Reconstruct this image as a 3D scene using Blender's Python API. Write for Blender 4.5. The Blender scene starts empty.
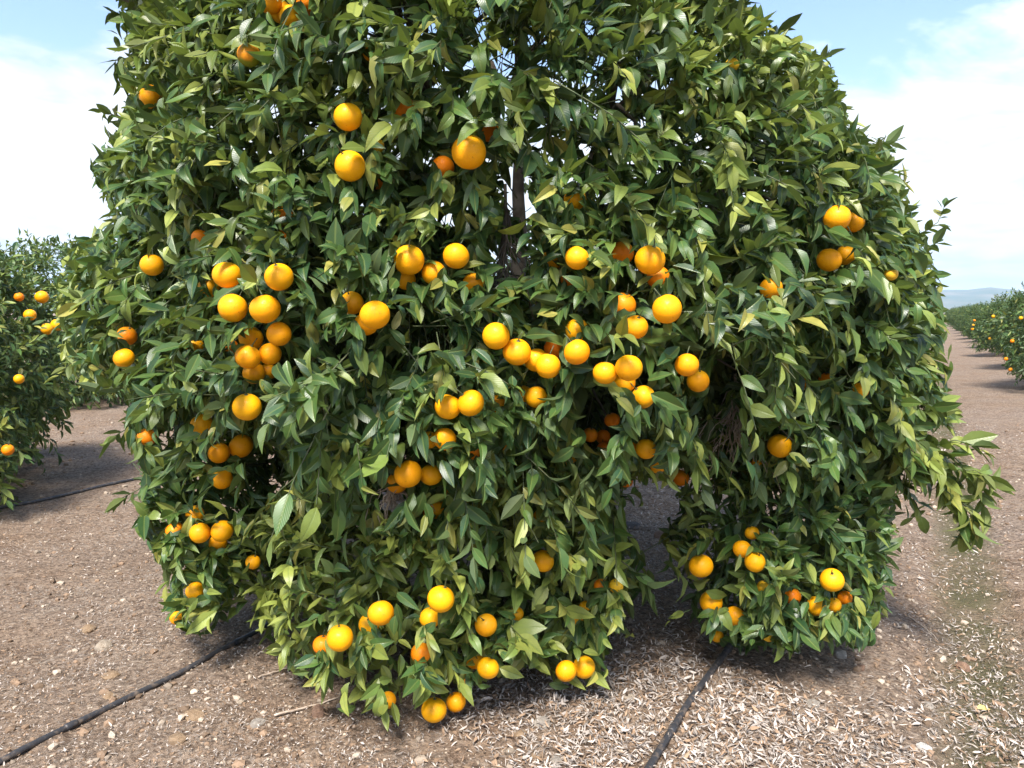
import bpy, bmesh, math, random
import numpy as np

SEED = 7
HAZE = 0.00022
SKY, CLOUD, CLOUD_SEED, CLOUD_TILT = 0.068, (5.5, 5.65, 5.8), 3.3, 2.2
SUN, SUN_ANGLE, SUN_EL, SUN_AZ = 2.3, 17, 55, 190      # soft sun through thin cloud, behind the camera
EXPOSURE = 2.1
rng = np.random.default_rng(SEED)
random.seed(SEED)
scene = bpy.context.scene
COL = scene.collection
W, H, F = 1024, 768, 770.0
PITCH = math.radians(5.35)
CAM = np.array([0.0, 0.0, 1.45])
FWD = np.array([0, math.cos(PITCH), -math.sin(PITCH)])
UP = np.array([0, math.sin(PITCH), math.cos(PITCH)])
RIGHT = np.array([1.0, 0, 0])
ROW = math.radians(28.2)                       # the orchard rows run this far right of the view
U = np.array([math.sin(ROW), math.cos(ROW)])   # along a row
N = np.array([-math.cos(ROW), math.sin(ROW)])  # across the rows

# ------------------------------------------------------------------ helpers
def ray(px, py):
    return FWD + (px - 512) / F * RIGHT - (py - 384) / F * UP

def at(px, py, d):
    return CAM + d * ray(px, py)

def project(p):
    v = p - CAM
    d = v @ FWD
    d = np.where(np.abs(d) < 1e-6, 1e-6, d)
    return 512 + F * (v @ RIGHT) / d, 384 - F * (v @ UP) / d, d

def unit(v):
    return v / np.maximum(np.linalg.norm(v, axis=-1, keepdims=True), 1e-9)

def _hash(ix, iy, iz, seed):
    h = (ix.astype(np.int64) * 374761393 + iy.astype(np.int64) * 668265263 + iz.astype(np.int64) * 2147483647 + seed * 974711) & 0xFFFFFFFF
    h = ((h ^ (h >> 13)) * 1274126177) & 0xFFFFFFFF
    h = ((h ^ (h >> 16)) * 2246822519) & 0xFFFFFFFF
    h = h ^ (h >> 15)
    return (h & 0xFFFFFF) / float(0xFFFFFF) * 2 - 1

def noise3(p, seed=0):
    p = np.asarray(p, float)
    i = np.floor(p)
    f = p - i
    f = f * f * (3 - 2 * f)
    i = i.astype(np.int64)
    r = 0
    for dx in (0, 1):
        for dy in (0, 1):
            for dz in (0, 1):
                w = (f[..., 0] if dx else 1 - f[..., 0]) * (f[..., 1] if dy else 1 - f[..., 1]) * (f[..., 2] if dz else 1 - f[..., 2])
                r = r + w * _hash(i[..., 0] + dx, i[..., 1] + dy, i[..., 2] + dz, seed)
    return r

def noise2(x, y, seed=0):
    return noise3(np.stack([x, y, np.zeros_like(x) + 0.37], -1), seed)

def mesh_np(name, V, quads, tris=None, uv=None, col=None, mats=(), midx=None, smooth=True):
    me = bpy.data.meshes.new(name)
    quads = np.asarray(quads, np.int32).reshape(-1, 4)
    tris = np.zeros((0, 3), np.int32) if tris is None else np.asarray(tris, np.int32).reshape(-1, 3)
    loops = np.concatenate([quads.ravel(), tris.ravel()])
    nq, nt = len(quads), len(tris)
    me.vertices.add(len(V)); me.loops.add(len(loops)); me.polygons.add(nq + nt)
    me.vertices.foreach_set('co', np.asarray(V, np.float32).ravel())
    me.loops.foreach_set('vertex_index', loops.astype(np.int32))
    st = np.concatenate([np.arange(nq) * 4, nq * 4 + np.arange(nt) * 3]).astype(np.int32)
    me.polygons.foreach_set('loop_start', st)
    if midx is not None:
        me.polygons.foreach_set('material_index', np.asarray(midx, np.int32))
    me.polygons.foreach_set('use_smooth', np.full(nq + nt, smooth))
    for m in mats:
        me.materials.append(m)
    if uv is not None:
        l = me.uv_layers.new(name='UVMap')
        l.data.foreach_set('uv', np.asarray(uv, np.float32)[loops].ravel())
    if col is not None:
        a = me.color_attributes.new('tint', 'FLOAT_COLOR', 'POINT')
        c = np.ones((len(V), 4), np.float32); c[:, :3] = col
        a.data.foreach_set('color', c.ravel())
    me.update(calc_edges=True)
    me.validate()
    return me

def link(name, me, parent=None, loc=None):
    o = bpy.data.objects.new(name, me)
    COL.objects.link(o)
    if parent is not None:
        o.parent = parent
    if loc is not None:
        o.location = loc
    return o

def tag(o, label=None, cat=None, group=None, kind=None):
    if label: o['label'] = label
    if cat: o['category'] = cat
    if group: o['group'] = group
    if kind: o['kind'] = kind
    return o

def empty(name, loc, label, cat, group=None):
    o = bpy.data.objects.new(name, None)
    COL.objects.link(o)
    o.location = loc
    return tag(o, label, cat, group)

class Geo:
    """collects vertices and faces before they become one mesh"""
    def __init__(s):
        s.V, s.Q, s.T, s.UV, s.C, s.M, s.MT, s.n = [], [], [], [], [], [], [], 0
    def add(s, V, Q, T=None, uv=None, col=(0, 0, 0), m=0):
        k = len(V)
        s.V.append(V); s.Q.append(np.asarray(Q).reshape(-1, 4) + s.n)
        s.UV.append(np.zeros((k, 2)) if uv is None else uv)
        s.C.append(np.broadcast_to(np.asarray(col, float), (k, 3)))
        s.M.append(np.full(len(s.Q[-1]), m))
        if T is not None and len(T):
            s.T.append(np.asarray(T).reshape(-1, 3) + s.n); s.MT.append(np.full(len(s.T[-1]), m))
        s.n += k
    def mesh(s, name, mats):
        T = np.concatenate(s.T) if s.T else None
        M = np.concatenate(s.M + s.MT)
        return mesh_np(name, np.concatenate(s.V), np.concatenate(s.Q), T, np.concatenate(s.UV), np.concatenate(s.C), mats, M)

def segments(p0, p1, r0, r1, sides=4):
    """many straight tapered rods at once"""
    p0, p1 = np.asarray(p0, float), np.asarray(p1, float)
    r0 = np.broadcast_to(r0, len(p0)); r1 = np.broadcast_to(r1, len(p0))
    d = unit(p1 - p0)
    ref = np.where(np.abs(d[:, 2:3]) < 0.9, np.array([[0, 0, 1.0]]), np.array([[1.0, 0, 0]]))
    a = unit(np.cross(d, ref)); b = np.cross(d, a)
    an = np.arange(sides) / sides * 2 * math.pi
    ring = np.cos(an)[None, :, None] * a[:, None] + np.sin(an)[None, :, None] * b[:, None]
    V = np.concatenate([p0[:, None] + ring * r0[:, None, None], p1[:, None] + ring * r1[:, None, None]], 1)
    q = np.array([[i, (i + 1) % sides, sides + (i + 1) % sides, sides + i] for i in range(sides)])
    Q = (np.arange(len(p0)) * 2 * sides)[:, None, None] + q[None]
    return V.reshape(-1, 3), Q.reshape(-1, 4)

def tube(pts, radii, sides=8, cap=True):
    """one bent tapered tube"""
    pts = np.asarray(pts, float); n = len(pts)
    radii = np.broadcast_to(radii, n)
    t = unit(np.gradient(pts, axis=0))
    a = np.cross(t[0], [0, 0, 1.0])
    if np.linalg.norm(a) < 1e-3: a = np.array([1.0, 0, 0])
    V = []
    for i in range(n):
        a = a - t[i] * (a @ t[i]); a = a / np.linalg.norm(a)
        b = np.cross(t[i], a)
        an = np.arange(sides) / sides * 2 * math.pi
        V.append(pts[i] + radii[i] * (np.cos(an)[:, None] * a + np.sin(an)[:, None] * b))
    V = np.concatenate(V)
    Q = [[i * sides + j, i * sides + (j + 1) % sides, (i + 1) * sides + (j + 1) % sides, (i + 1) * sides + j] for i in range(n - 1) for j in range(sides)]
    T = []
    if cap:
        k = len(V)
        V = np.concatenate([V, pts[:1], pts[-1:]])
        T = [[k, (j + 1) % sides, j] for j in range(sides)] + [[k + 1, (n - 1) * sides + j, (n - 1) * sides + (j + 1) % sides] for j in range(sides)]
    return V, np.array(Q), np.array(T).reshape(-1, 3)

def bent(p0, p1, k=8, wob=0.06, sag=0.0):
    p0, p1 = np.asarray(p0, float), np.asarray(p1, float)
    t = np.linspace(0, 1, k)[:, None]
    p = p0 * (1 - t) + p1 * t
    j = rng.normal(0, wob, (k, 3)); j[0] = 0; j[-1] = 0
    j = (j + np.roll(j, 1, 0)) / 2; j[0] = 0
    p = p + j
    p[:, 2] += sag * np.sin(t[:, 0] * math.pi)
    return p

# ------------------------------------------------------------------ materials
def mat(name):
    m = bpy.data.materials.new(name)
    m.use_nodes = True
    nt = m.node_tree
    return m, nt, nt.nodes['Principled BSDF']

def nd(nt, t, **kw):
    n = nt.nodes.new(t)
    for k, v in kw.items():
        if k in n.inputs: n.inputs[k].default_value = v
        else: setattr(n, k, v)
    return n

def mathn(nt, op, a, b=None, c=None, clamp=False):
    n = nt.nodes.new('ShaderNodeMath'); n.operation = op; n.use_clamp = clamp
    for i, v in enumerate((a, b, c)):
        if v is None: continue
        if isinstance(v, (int, float)): n.inputs[i].default_value = v
        else: nt.links.new(v, n.inputs[i])
    return n.outputs[0]

def mixc(nt, fac, a, b, blend='MIX'):
    n = nt.nodes.new('ShaderNodeMix'); n.data_type = 'RGBA'; n.blend_type = blend
    for i, v in ((0, fac), (6, a), (7, b)):
        if isinstance(v, (int, float)): n.inputs[i].default_value = v
        elif isinstance(v, tuple): n.inputs[i].default_value = (*v[:3], 1)
        else: nt.links.new(v, n.inputs[i])
    return n.outputs[2]

def ramp(nt, fac, stops):
    n = nt.nodes.new('ShaderNodeValToRGB')
    e = n.color_ramp.elements
    while len(e) < len(stops): e.new(0.5)
    for i, (p, c) in enumerate(stops):
        e[i].position = p
        e[i].color = (c, c, c, 1) if isinstance(c, (int, float)) else (*c, 1)
    nt.links.new(fac, n.inputs[0])
    return n.outputs[0]

def tex_noise(nt, vec, scale, detail=4, rough=0.55, dist=0.0):
    n = nd(nt, 'ShaderNodeTexNoise', Scale=scale, Detail=detail, Roughness=rough, Distortion=dist)
    nt.links.new(vec, n.inputs['Vector'])
    return n.outputs['Fac']

def bump(nt, p, h, strength, dist):
    b = nd(nt, 'ShaderNodeBump', Strength=strength, Distance=dist)
    nt.links.new(h, b.inputs['Height'])
    nt.links.new(b.outputs[0], p.inputs['Normal'])
    return b

def leaf_material(name, rough=0.33, translucent=0.27):
    m, nt, p = mat(name)
    L = nt.links.new
    tint = nd(nt, 'ShaderNodeVertexColor', layer_name='tint').outputs[0]
    uv = nd(nt, 'ShaderNodeUVMap', uv_map='UVMap').outputs[0]
    sep = nt.nodes.new('ShaderNodeSeparateXYZ'); L(uv, sep.inputs[0])
    off = mathn(nt, 'ABSOLUTE', mathn(nt, 'SUBTRACT', sep.outputs[0], 0.5))
    rib = ramp(nt, off, [(0.0, 1.0), (0.035, 0.75), (0.075, 0.0)])
    ph = mathn(nt, 'SUBTRACT', mathn(nt, 'MULTIPLY', sep.outputs[1], 11.0), mathn(nt, 'MULTIPLY', off, 7.0))
    tri = mathn(nt, 'ABSOLUTE', mathn(nt, 'SUBTRACT', mathn(nt, 'FRACT', ph), 0.5))
    vein = ramp(nt, tri, [(0.0, 1.0), (0.10, 0.25), (0.2, 0.0)])
    geo = nt.nodes.new('ShaderNodeNewGeometry')
    mott = tex_noise(nt, geo.outputs['Position'], 38, 3)
    c = mixc(nt, mathn(nt, 'MULTIPLY', ramp(nt, mott, [(0.35, 0.0), (0.75, 1.0)]), 0.35), tint, (0.095, 0.115, 0.022))
    c = mixc(nt, mathn(nt, 'MULTIPLY', vein, 0.22), c, (0.11, 0.16, 0.05))
    c = mixc(nt, mathn(nt, 'MULTIPLY', rib, 0.6), c, (0.17, 0.22, 0.06))
    under = mixc(nt, 0.55, c, (0.11, 0.145, 0.062))
    c = mixc(nt, geo.outputs['Backfacing'], c, under)
    L(c, p.inputs['Base Color'])
    r = mathn(nt, 'ADD', mathn(nt, 'MULTIPLY', geo.outputs['Backfacing'], 0.22), mathn(nt, 'ADD', rough - 0.06, mathn(nt, 'MULTIPLY', mott, 0.14)))
    L(r, p.inputs['Roughness'])
    p.inputs['Specular IOR Level'].default_value = 0.42
    h = mathn(nt, 'SUBTRACT', mathn(nt, 'MULTIPLY', mott, 0.8), mathn(nt, 'ADD', mathn(nt, 'MULTIPLY', rib, 0.8), mathn(nt, 'MULTIPLY', vein, 0.5)))
    bump(nt, p, h, 0.45, 0.0012)
    tr = nt.nodes.new('ShaderNodeBsdfTranslucent')
    L(mixc(nt, 0.55, c, (0.22, 0.30, 0.02)), tr.inputs[0])
    mx = nt.nodes.new('ShaderNodeMixShader'); mx.inputs[0].default_value = translucent
    L(p.outputs[0], mx.inputs[1]); L(tr.outputs[0], mx.inputs[2])
    L(mx.outputs[0], nt.nodes['Material Output'].inputs[0])
    return m

def bark_material(name, a, b, rough=0.85):
    m, nt, p = mat(name)
    co = nt.nodes.new('ShaderNodeTexCoord').outputs['Object']
    n1 = tex_noise(nt, co, 14, 5); n2 = tex_noise(nt, co, 70, 4)
    nt.links.new(mixc(nt, ramp(nt, n1, [(0.35, 0.0), (0.65, 1.0)]), a, b), p.inputs['Base Color'])
    p.inputs['Roughness'].default_value = rough
    bump(nt, p, mathn(nt, 'ADD', n1, mathn(nt, 'MULTIPLY', n2, 0.6)), 0.7, 0.008)
    return m

def orange_material(name, a, b, c_green=None):
    m, nt, p = mat(name)
    L = nt.links.new
    co = nt.nodes.new('ShaderNodeTexCoord').outputs['Object']
    inf = nt.nodes.new('ShaderNodeObjectInfo').outputs['Random']
    big = tex_noise(nt, co, 16, 2)
    c = mixc(nt, mathn(nt, 'MULTIPLY_ADD', inf, 0.8, mathn(nt, 'MULTIPLY', mathn(nt, 'SUBTRACT', big, 0.5), 0.8), clamp=True), a, b)
    if c_green:
        g = ramp(nt, tex_noise(nt, co, 11, 2), [(0.42, 0.0), (0.56, 1.0)])
        c = mixc(nt, g, c, c_green)
    sz = nt.nodes.new('ShaderNodeSeparateXYZ'); L(co, sz.inputs[0])
    neck = mathn(nt, 'MULTIPLY', ramp(nt, mathn(nt, 'MULTIPLY', mathn(nt, 'ADD', sz.outputs[2], mathn(nt, 'MULTIPLY', big, .012)), 20.0), [(.60, 0.), (.92, 1.)]), mathn(nt, 'FRACT', mathn(nt, 'MULTIPLY', inf, 7.0)))
    c = mixc(nt, mathn(nt, 'MULTIPLY', neck, .6), c, (0.50, 0.36, 0.02))
    spot = tex_noise(nt, co, 90, 2)
    c = mixc(nt, mathn(nt, 'MULTIPLY', ramp(nt, spot, [(0.68, 0.0), (0.76, 1.0)]), 0.4), c, (0.42, 0.12, 0.01))
    L(c, p.inputs['Base Color'])
    p.inputs['Roughness'].default_value = 0.40
    p.inputs['Specular IOR Level'].default_value = 0.28
    p.inputs['Subsurface Weight'].default_value = 0.0
    v = nd(nt, 'ShaderNodeTexVoronoi', Scale=330.0); L(co, v.inputs['Vector'])
    h = mathn(nt, 'ADD', ramp(nt, v.outputs['Distance'], [(0.0, 0.0), (0.45, 1.0)]), mathn(nt, 'MULTIPLY', tex_noise(nt, co, 45, 2), 0.8))
    bump(nt, p, h, 0.6, 0.0015)
    return m

LEAF = leaf_material('citrus_leaf')
FARLEAF = leaf_material('far_citrus_leaf', 0.45, 0.2)
BARK = bark_material('citrus_bark', (0.075, 0.058, 0.045), (0.16, 0.135, 0.11))
DRYWOOD = bark_material('dry_wood', (0.28, 0.21, 0.155), (0.48, 0.39, 0.31))
GREENSTEM = bark_material('green_stem', (0.045, 0.075, 0.025), (0.085, 0.09, 0.04), 0.6)
PEEL = orange_material('orange_peel', (0.96, 0.44, 0.004), (0.94, 0.33, 0.003))
PEEL_GREEN = orange_material('turning_peel', (0.80, 0.30, 0.01), (0.72, 0.24, 0.01), (0.24, 0.25, 0.02))
PEEL_YELLOW = orange_material('yellow_peel', (0.90, 0.50, 0.02), (0.80, 0.46, 0.03))
PEEL_DEEP = orange_material('deep_peel', (0.90, 0.27, 0.003), (0.88, 0.21, 0.003))

# ------------------------------------------------------------------ ground
def across(x, y):
    return x * N[0] + y * N[1]
def along(x, y):
    return x * U[0] + y * U[1]

ROW_N = (2.05, -3.05, 7.3, 12.4)
def gz(x, y):
    x = np.asarray(x, float); y = np.asarray(y, float)
    n = across(x, y); r = np.hypot(x, y)
    h = 0.07 * np.exp(-((n - 2.05) / 0.95) ** 2) + 0.20 * np.exp(-((n + 3.1) / 1.15) ** 2) * np.clip((r - 5) / 8, 0, 1) + 0.08 * np.exp(-((n - 7.3) / 1.1) ** 2)
    h = h - 0.07 * np.exp(-((n + 0.27) / 0.26) ** 2) * np.clip((r - 1.5) / 2, 0, 1)
    near = np.exp(-r / 22.0)
    h = h + 0.045 * noise2(x * 0.8, y * 0.8, 3) * near
    h = h + 0.022 * noise2(x * 2.7, y * 2.7, 4) * near
    h = h + 0.010 * noise2(x * 9, y * 9, 5) * near * np.clip(1.6 - r / 9, 0, 1)
    h = h + 0.010 * noise2(x * 22, y * 22, 6) * np.clip(1.4 - r / 5, 0, 1)
    return h * np.clip(1 - (r - 160) / 200, 0, 1)

def ground_at(px, py):
    d = ray(px, py)
    t = -CAM[2] / d[2]
    for _ in range(6):
        p = CAM + t * d
        t = (float(gz(p[0], p[1])) - CAM[2]) / d[2]
    p = CAM + t * d
    return np.array([p[0], p[1], float(gz(p[0], p[1]))])

def build_ground():
    th = np.concatenate([np.radians(np.linspace(-44, 44, 420)), np.radians(np.linspace(47, 313, 72))])
    r = np.concatenate([np.geomspace(0.25, 1.5, 24)[:-1], np.geomspace(1.5, 14, 330)[:-1], np.geomspace(14, 5200, 130)])
    R_, T_ = np.meshgrid(r, th, indexing='ij')
    x = R_ * np.sin(T_); y = R_ * np.cos(T_)
    V = np.stack([x, y, gz(x, y)], -1).reshape(-1, 3)
    nr, ntb = len(r), len(th)
    i, j = np.meshgrid(np.arange(nr - 1), np.arange(ntb), indexing='ij')
    a = i * ntb + j; b = i * ntb + (j + 1) % ntb
    Q = np.stack([a, a + ntb, b + ntb, b], -1).reshape(-1, 4)
    c = len(V)
    V = np.concatenate([V, [[0, 0, float(gz(0, 0))]]])
    T = np.stack([np.full(ntb, c), np.arange(ntb), (np.arange(ntb) + 1) % ntb], -1)
    m, nt, p = mat('orchard_soil')
    L = nt.links.new
    co = nt.nodes.new('ShaderNodeTexCoord').outputs['Object']
    mp = nd(nt, 'ShaderNodeMapping', vector_type='POINT'); L(co, mp.inputs[0])
    mp.inputs['Rotation'].default_value = (0, 0, ROW)          # x = across the rows (negated), y = along them
    big = tex_noise(nt, co, 0.9, 5, 0.6)
    mid = tex_noise(nt, co, 5.5, 6, 0.65)
    fine = tex_noise(nt, co, 48, 6, 0.7)
    c = mixc(nt, ramp(nt, mid, [(0.35, 0.0), (0.65, 1.0)]), (0.250, 0.165, 0.110), (0.400, 0.290, 0.205))
    c = mixc(nt, ramp(nt, big, [(0.40, 0.0), (0.62, 0.8)]), c, (0.34, 0.258, 0.198))
    # shredded leaf mulch too small to model farther off
    v = nd(nt, 'ShaderNodeTexVoronoi', Scale=55.0, Randomness=1.0)
    sc = nd(nt, 'ShaderNodeMapping'); sc.inputs['Scale'].default_value = (1, 1, 1); L(co, sc.inputs[0])
    L(mathn(nt, 'ADD', 0, 0), v.inputs['W']) if 'W' in v.inputs and v.voronoi_dimensions == '4D' else None
    wr = nt.nodes.new('ShaderNodeVectorMath'); wr.operation = 'MULTIPLY_ADD'
    nz = nd(nt, 'ShaderNodeTexNoise', Scale=20.0, Detail=2.0); L(co, nz.inputs['Vector'])
    L(nz.outputs['Color'], wr.inputs[0]); wr.inputs[1].default_value = (0.09, 0.09, 0.09); L(co, wr.inputs[2])
    L(wr.outputs[0], v.inputs['Vector'])
    cs = nt.nodes.new('ShaderNodeSeparateXYZ'); L(v.outputs['Color'], cs.inputs[0])
    chip = ramp(nt, cs.outputs[0], [(0.5, 0.0), (0.62, 0.55), (0.9, 1.0)])
    patch = ramp(nt, tex_noise(nt, co, 1.7, 5, 0.6), [(0.40, 0.12), (0.62, 1.0)])
    c = mixc(nt, mathn(nt, 'MULTIPLY', mathn(nt, 'MULTIPLY', chip, patch), 0.62), c, (0.44, 0.37, 0.305))
    dark = ramp(nt, cs.outputs[1], [(0.72, 0.0), (0.9, 0.6)])
    c = mixc(nt, mathn(nt, 'MULTIPLY', dark, 0.9), c, (0.07, 0.046, 0.033))
    c = mixc(nt, ramp(nt, fine, [(0.36, 0.7), (0.55, 0.0)]), c, (0.075, 0.048, 0.032))
    # thin moss along the wheel tracks
    s = nt.nodes.new('ShaderNodeSeparateXYZ'); L(mp.outputs[0], s.inputs[0])
    tr = mathn(nt, 'ABSOLUTE', mathn(nt, 'SUBTRACT', mathn(nt, 'ADD', s.outputs[0], mathn(nt, 'MULTIPLY', mathn(nt, 'SUBTRACT', mid, 0.5), 0.2)), 0.27))
    moss = mathn(nt, 'MULTIPLY', ramp(nt, tr, [(0.06, 1.0), (0.22, 0.0)]), ramp(nt, tex_noise(nt, co, 3.2, 4), [(0.28, 0.3), (0.55, 1.0)]))
    c = mixc(nt, mathn(nt, 'MULTIPLY', moss, 0.9), c, (0.115, 0.105, 0.052))
    L(c, p.inputs['Base Color'])
    p.inputs['Roughness'].default_value = 0.95
    p.inputs['Specular IOR Level'].default_value = 0.15
    h = mathn(nt, 'ADD', mathn(nt, 'ADD', mathn(nt, 'MULTIPLY', fine, 1.0), mathn(nt, 'MULTIPLY', mid, 1.5)), mathn(nt, 'MULTIPLY', cs.outputs[0], 0.35))
    bump(nt, p, h, 1.0, 0.032)
    o = link('ground', mesh_np('ground', V, Q, T, mats=[m]))
    tag(o, 'bare brown orchard soil with mossy wheel tracks between the tree rows', 'ground', kind='structure')
build_ground()

def build_hills():
    m, nt, p = mat('hill_scrub')
    co = nt.nodes.new('ShaderNodeTexCoord').outputs['Object']
    c = mixc(nt, ramp(nt, tex_noise(nt, co, 0.006, 6), [(0.4, 0.0), (0.6, 1.0)]), (0.06, 0.085, 0.045), (0.16, 0.14, 0.09))
    nt.links.new(c, p.inputs['Base Color']); p.inputs['Roughness'].default_value = 1
    th = np.radians(np.linspace(-75, 75, 240))
    rr = np.linspace(2500, 4700, 26)
    Rr, T = np.meshgrid(rr, th, indexing='ij')
    a = np.degrees(T)
    crest = 82 * np.exp(-((a - 31.8) / 4.0) ** 2) + 62 * np.exp(-((a - 23) / 7) ** 2) + 60 * np.exp(-((a - 50) / 8) ** 2) + 74 * np.exp(-((a + 24) / 13) ** 2) + 40 * np.exp(-((a - 2) / 12) ** 2)
    crest = crest * (1 + 0.13 * noise2(a * 0.45, a * 0 + 2, 8) + 0.05 * noise2(a * 1.6, a * 0, 9)) + 6
    prof = np.sin(np.clip((Rr - 2500) / 2200, 0, 1) * math.pi) ** 1.1
    z = crest * prof * (1 + 0.08 * noise2(Rr * 0.003, a * 0.5, 10)) - 3
    V = np.stack([Rr * np.sin(T), Rr * np.cos(T), z], -1).reshape(-1, 3)
    i, j = np.meshgrid(np.arange(25), np.arange(239), indexing='ij')
    q = i * 240 + j
    Q = np.stack([q, q + 1, q + 241, q + 240], -1).reshape(-1, 4)
    tag(link('hills', mesh_np('hills', V, Q, mats=[m])), 'low blue hills on the horizon beyond the path', 'hills', kind='structure')
build_hills()

# ------------------------------------------------------------------ leaves
def leaf_geo(G, base, dirn, nrm, length, width, fold, curl, col, stations, mat_index=0, cup=None):
    """folded, recurved pointed leaves; each half has its own midrib vertices so the fold stays crisp"""
    n = len(base)
    if n == 0: return
    d = unit(dirn); up = unit(nrm - d * np.sum(nrm * d, -1, keepdims=True)); side = np.cross(d, up)
    prof = {6: ([0, .13, .34, .58, .81, 1], [.06, .62, 1, .88, .46, 0]), 4: ([0, .3, .66, 1], [.1, 1, .8, 0]), 3: ([0, .45, 1], [.12, 1, 0])}[stations]
    t = np.array(prof[0]); w = np.array(prof[1]); K = len(t)
    k = np.where(np.abs(curl) < 1e-3, 1e-3, curl)[:, None]
    ax = np.sin(k * t) / k * length[:, None]; az = -(1 - np.cos(k * t)) / k * length[:, None]
    hw = w[None] * width[:, None] * 0.5
    ph = rng.uniform(0, 6.28, (n, 1))
    wav = 0.10 * hw * np.sin(ph + t[None] * 9)
    c, s = np.cos(fold)[:, None], np.sin(fold)[:, None]
    mid = base[:, None] + ax[..., None] * d[:, None] + az[..., None] * up[:, None]
    e1 = mid + (hw * c)[..., None] * side[:, None] + (hw * s + wav)[..., None] * up[:, None]
    e2 = mid - (hw * c)[..., None] * side[:, None] + (hw * s - wav)[..., None] * up[:, None]
    V = np.stack([e1, mid, mid, e2], 2)                     # n,K,4,3
    uvx = np.array([0.5, 0.0, 0.0, -0.5])
    uv = np.stack([0.5 + uvx[None, None] * np.maximum(w, .02)[None, :, None] * np.ones((n, 1, 1)), np.broadcast_to(t[None, :, None], (n, K, 4))], -1)
    q = []
    for i in range(K - 1):
        a = i * 4
        q += [[a, a + 4, a + 5, a + 1], [a + 2, a + 6, a + 7, a + 3]]
    Q = (np.arange(n) * K * 4)[:, None, None] + np.array(q)[None]
    C = np.broadcast_to(col[:, None], (n, K * 4, 3)).reshape(-1, 3)
    G.add(V.reshape(-1, 3), Q.reshape(-1, 4), None, uv.reshape(-1, 2), C, mat_index)

DARK = np.array([0.022, 0.066, 0.028]); MIDG = np.array([0.070, 0.142, 0.034]); LIGHT = np.array([0.310, 0.350, 0.074]); YEL = np.array([0.42, 0.37, 0.085])
def leaf_colours(n, young):
    """young: 0..1 per leaf, how far towards pale new growth"""
    a = np.clip(young + 0.05 + rng.normal(0, 0.26, n), 0, 1)[:, None]
    c = np.where(a < 0.5, DARK + (MIDG - DARK) * a * 2, MIDG + (LIGHT - MIDG) * (a - 0.5) * 2)
    y = rng.uniform(0, 1, n)
    f = np.where(y > 0.94, rng.uniform(0.2, 0.9, n), 0)[:, None]
    c = c * (1 - f) + YEL * f
    return c * rng.uniform(0.75, 1.25, (n, 1))

def shoots_to_leaves(o, d, L, nleaf, out, young, scale=1.0, droop=0.25):
    """leaves spiralling along shoots: returns the arrays leaf_geo takes"""
    S = len(o)
    idx = np.repeat(np.arange(S), nleaf)
    start = np.concatenate([[0], np.cumsum(nleaf)[:-1]])
    k = np.arange(len(idx)) - start[idx]
    f = (k + 0.6) / nleaf[idx]
    pos = o[idx] + d[idx] * (L[idx] * (0.12 + 0.88 * f))[:, None]
    bend = (f ** 2 * 0.22)[:, None] * L[idx][:, None] * np.array([0, 0, -1.0])
    pos = pos + bend * np.clip(1 - d[idx][:, 2:3], 0, 1)
    ref = np.where(np.abs(d[:, 2:3]) < 0.9, np.array([[0, 0, 1.0]]), np.array([[1.0, 0, 0]]))
    a = unit(np.cross(d, ref)); b = np.cross(d, a)
    ang = rng.uniform(0, 6.28, S)[idx] + k * 2.4 + rng.normal(0, 0.3, len(idx))
    rad = np.cos(ang)[:, None] * a[idx] + np.sin(ang)[:, None] * b[idx]
    al = np.radians(66 - 46 * f + rng.normal(0, 9, len(idx)))[:, None]
    ld = np.cos(al) * d[idx] + np.sin(al) * rad
    ld = unit(ld + np.array([0, 0, -1.0]) * droop * rng.uniform(0.2, 1.8, (len(idx), 1)) + 0.15 * out[idx])
    nm = 0.75 * np.array([0, 0, 1.0]) + 0.55 * out[idx] + rng.normal(0, 0.38, (len(idx), 3)) - 0.25 * rad + 0.35 * d[idx]
    ln = rng.normal(0.084, 0.018, len(idx)).clip(0.042, 0.125) * scale
    ln = ln * (1 - 0.35 * np.clip(f - 0.75, 0, 1) * 4 * rng.uniform(0, 1, len(idx)))
    wd = ln * rng.uniform(0.35, 0.49, len(idx))
    fold = np.radians(rng.normal(24, 12, len(idx)).clip(0, 55))
    curl = rng.normal(0.6, 0.65, len(idx))
    col = leaf_colours(len(idx), young[idx] + 0.18 * (f - 0.4))
    return dict(base=pos, dirn=ld, nrm=nm, length=ln, width=wd, fold=fold, curl=curl, col=col), idx

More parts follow.
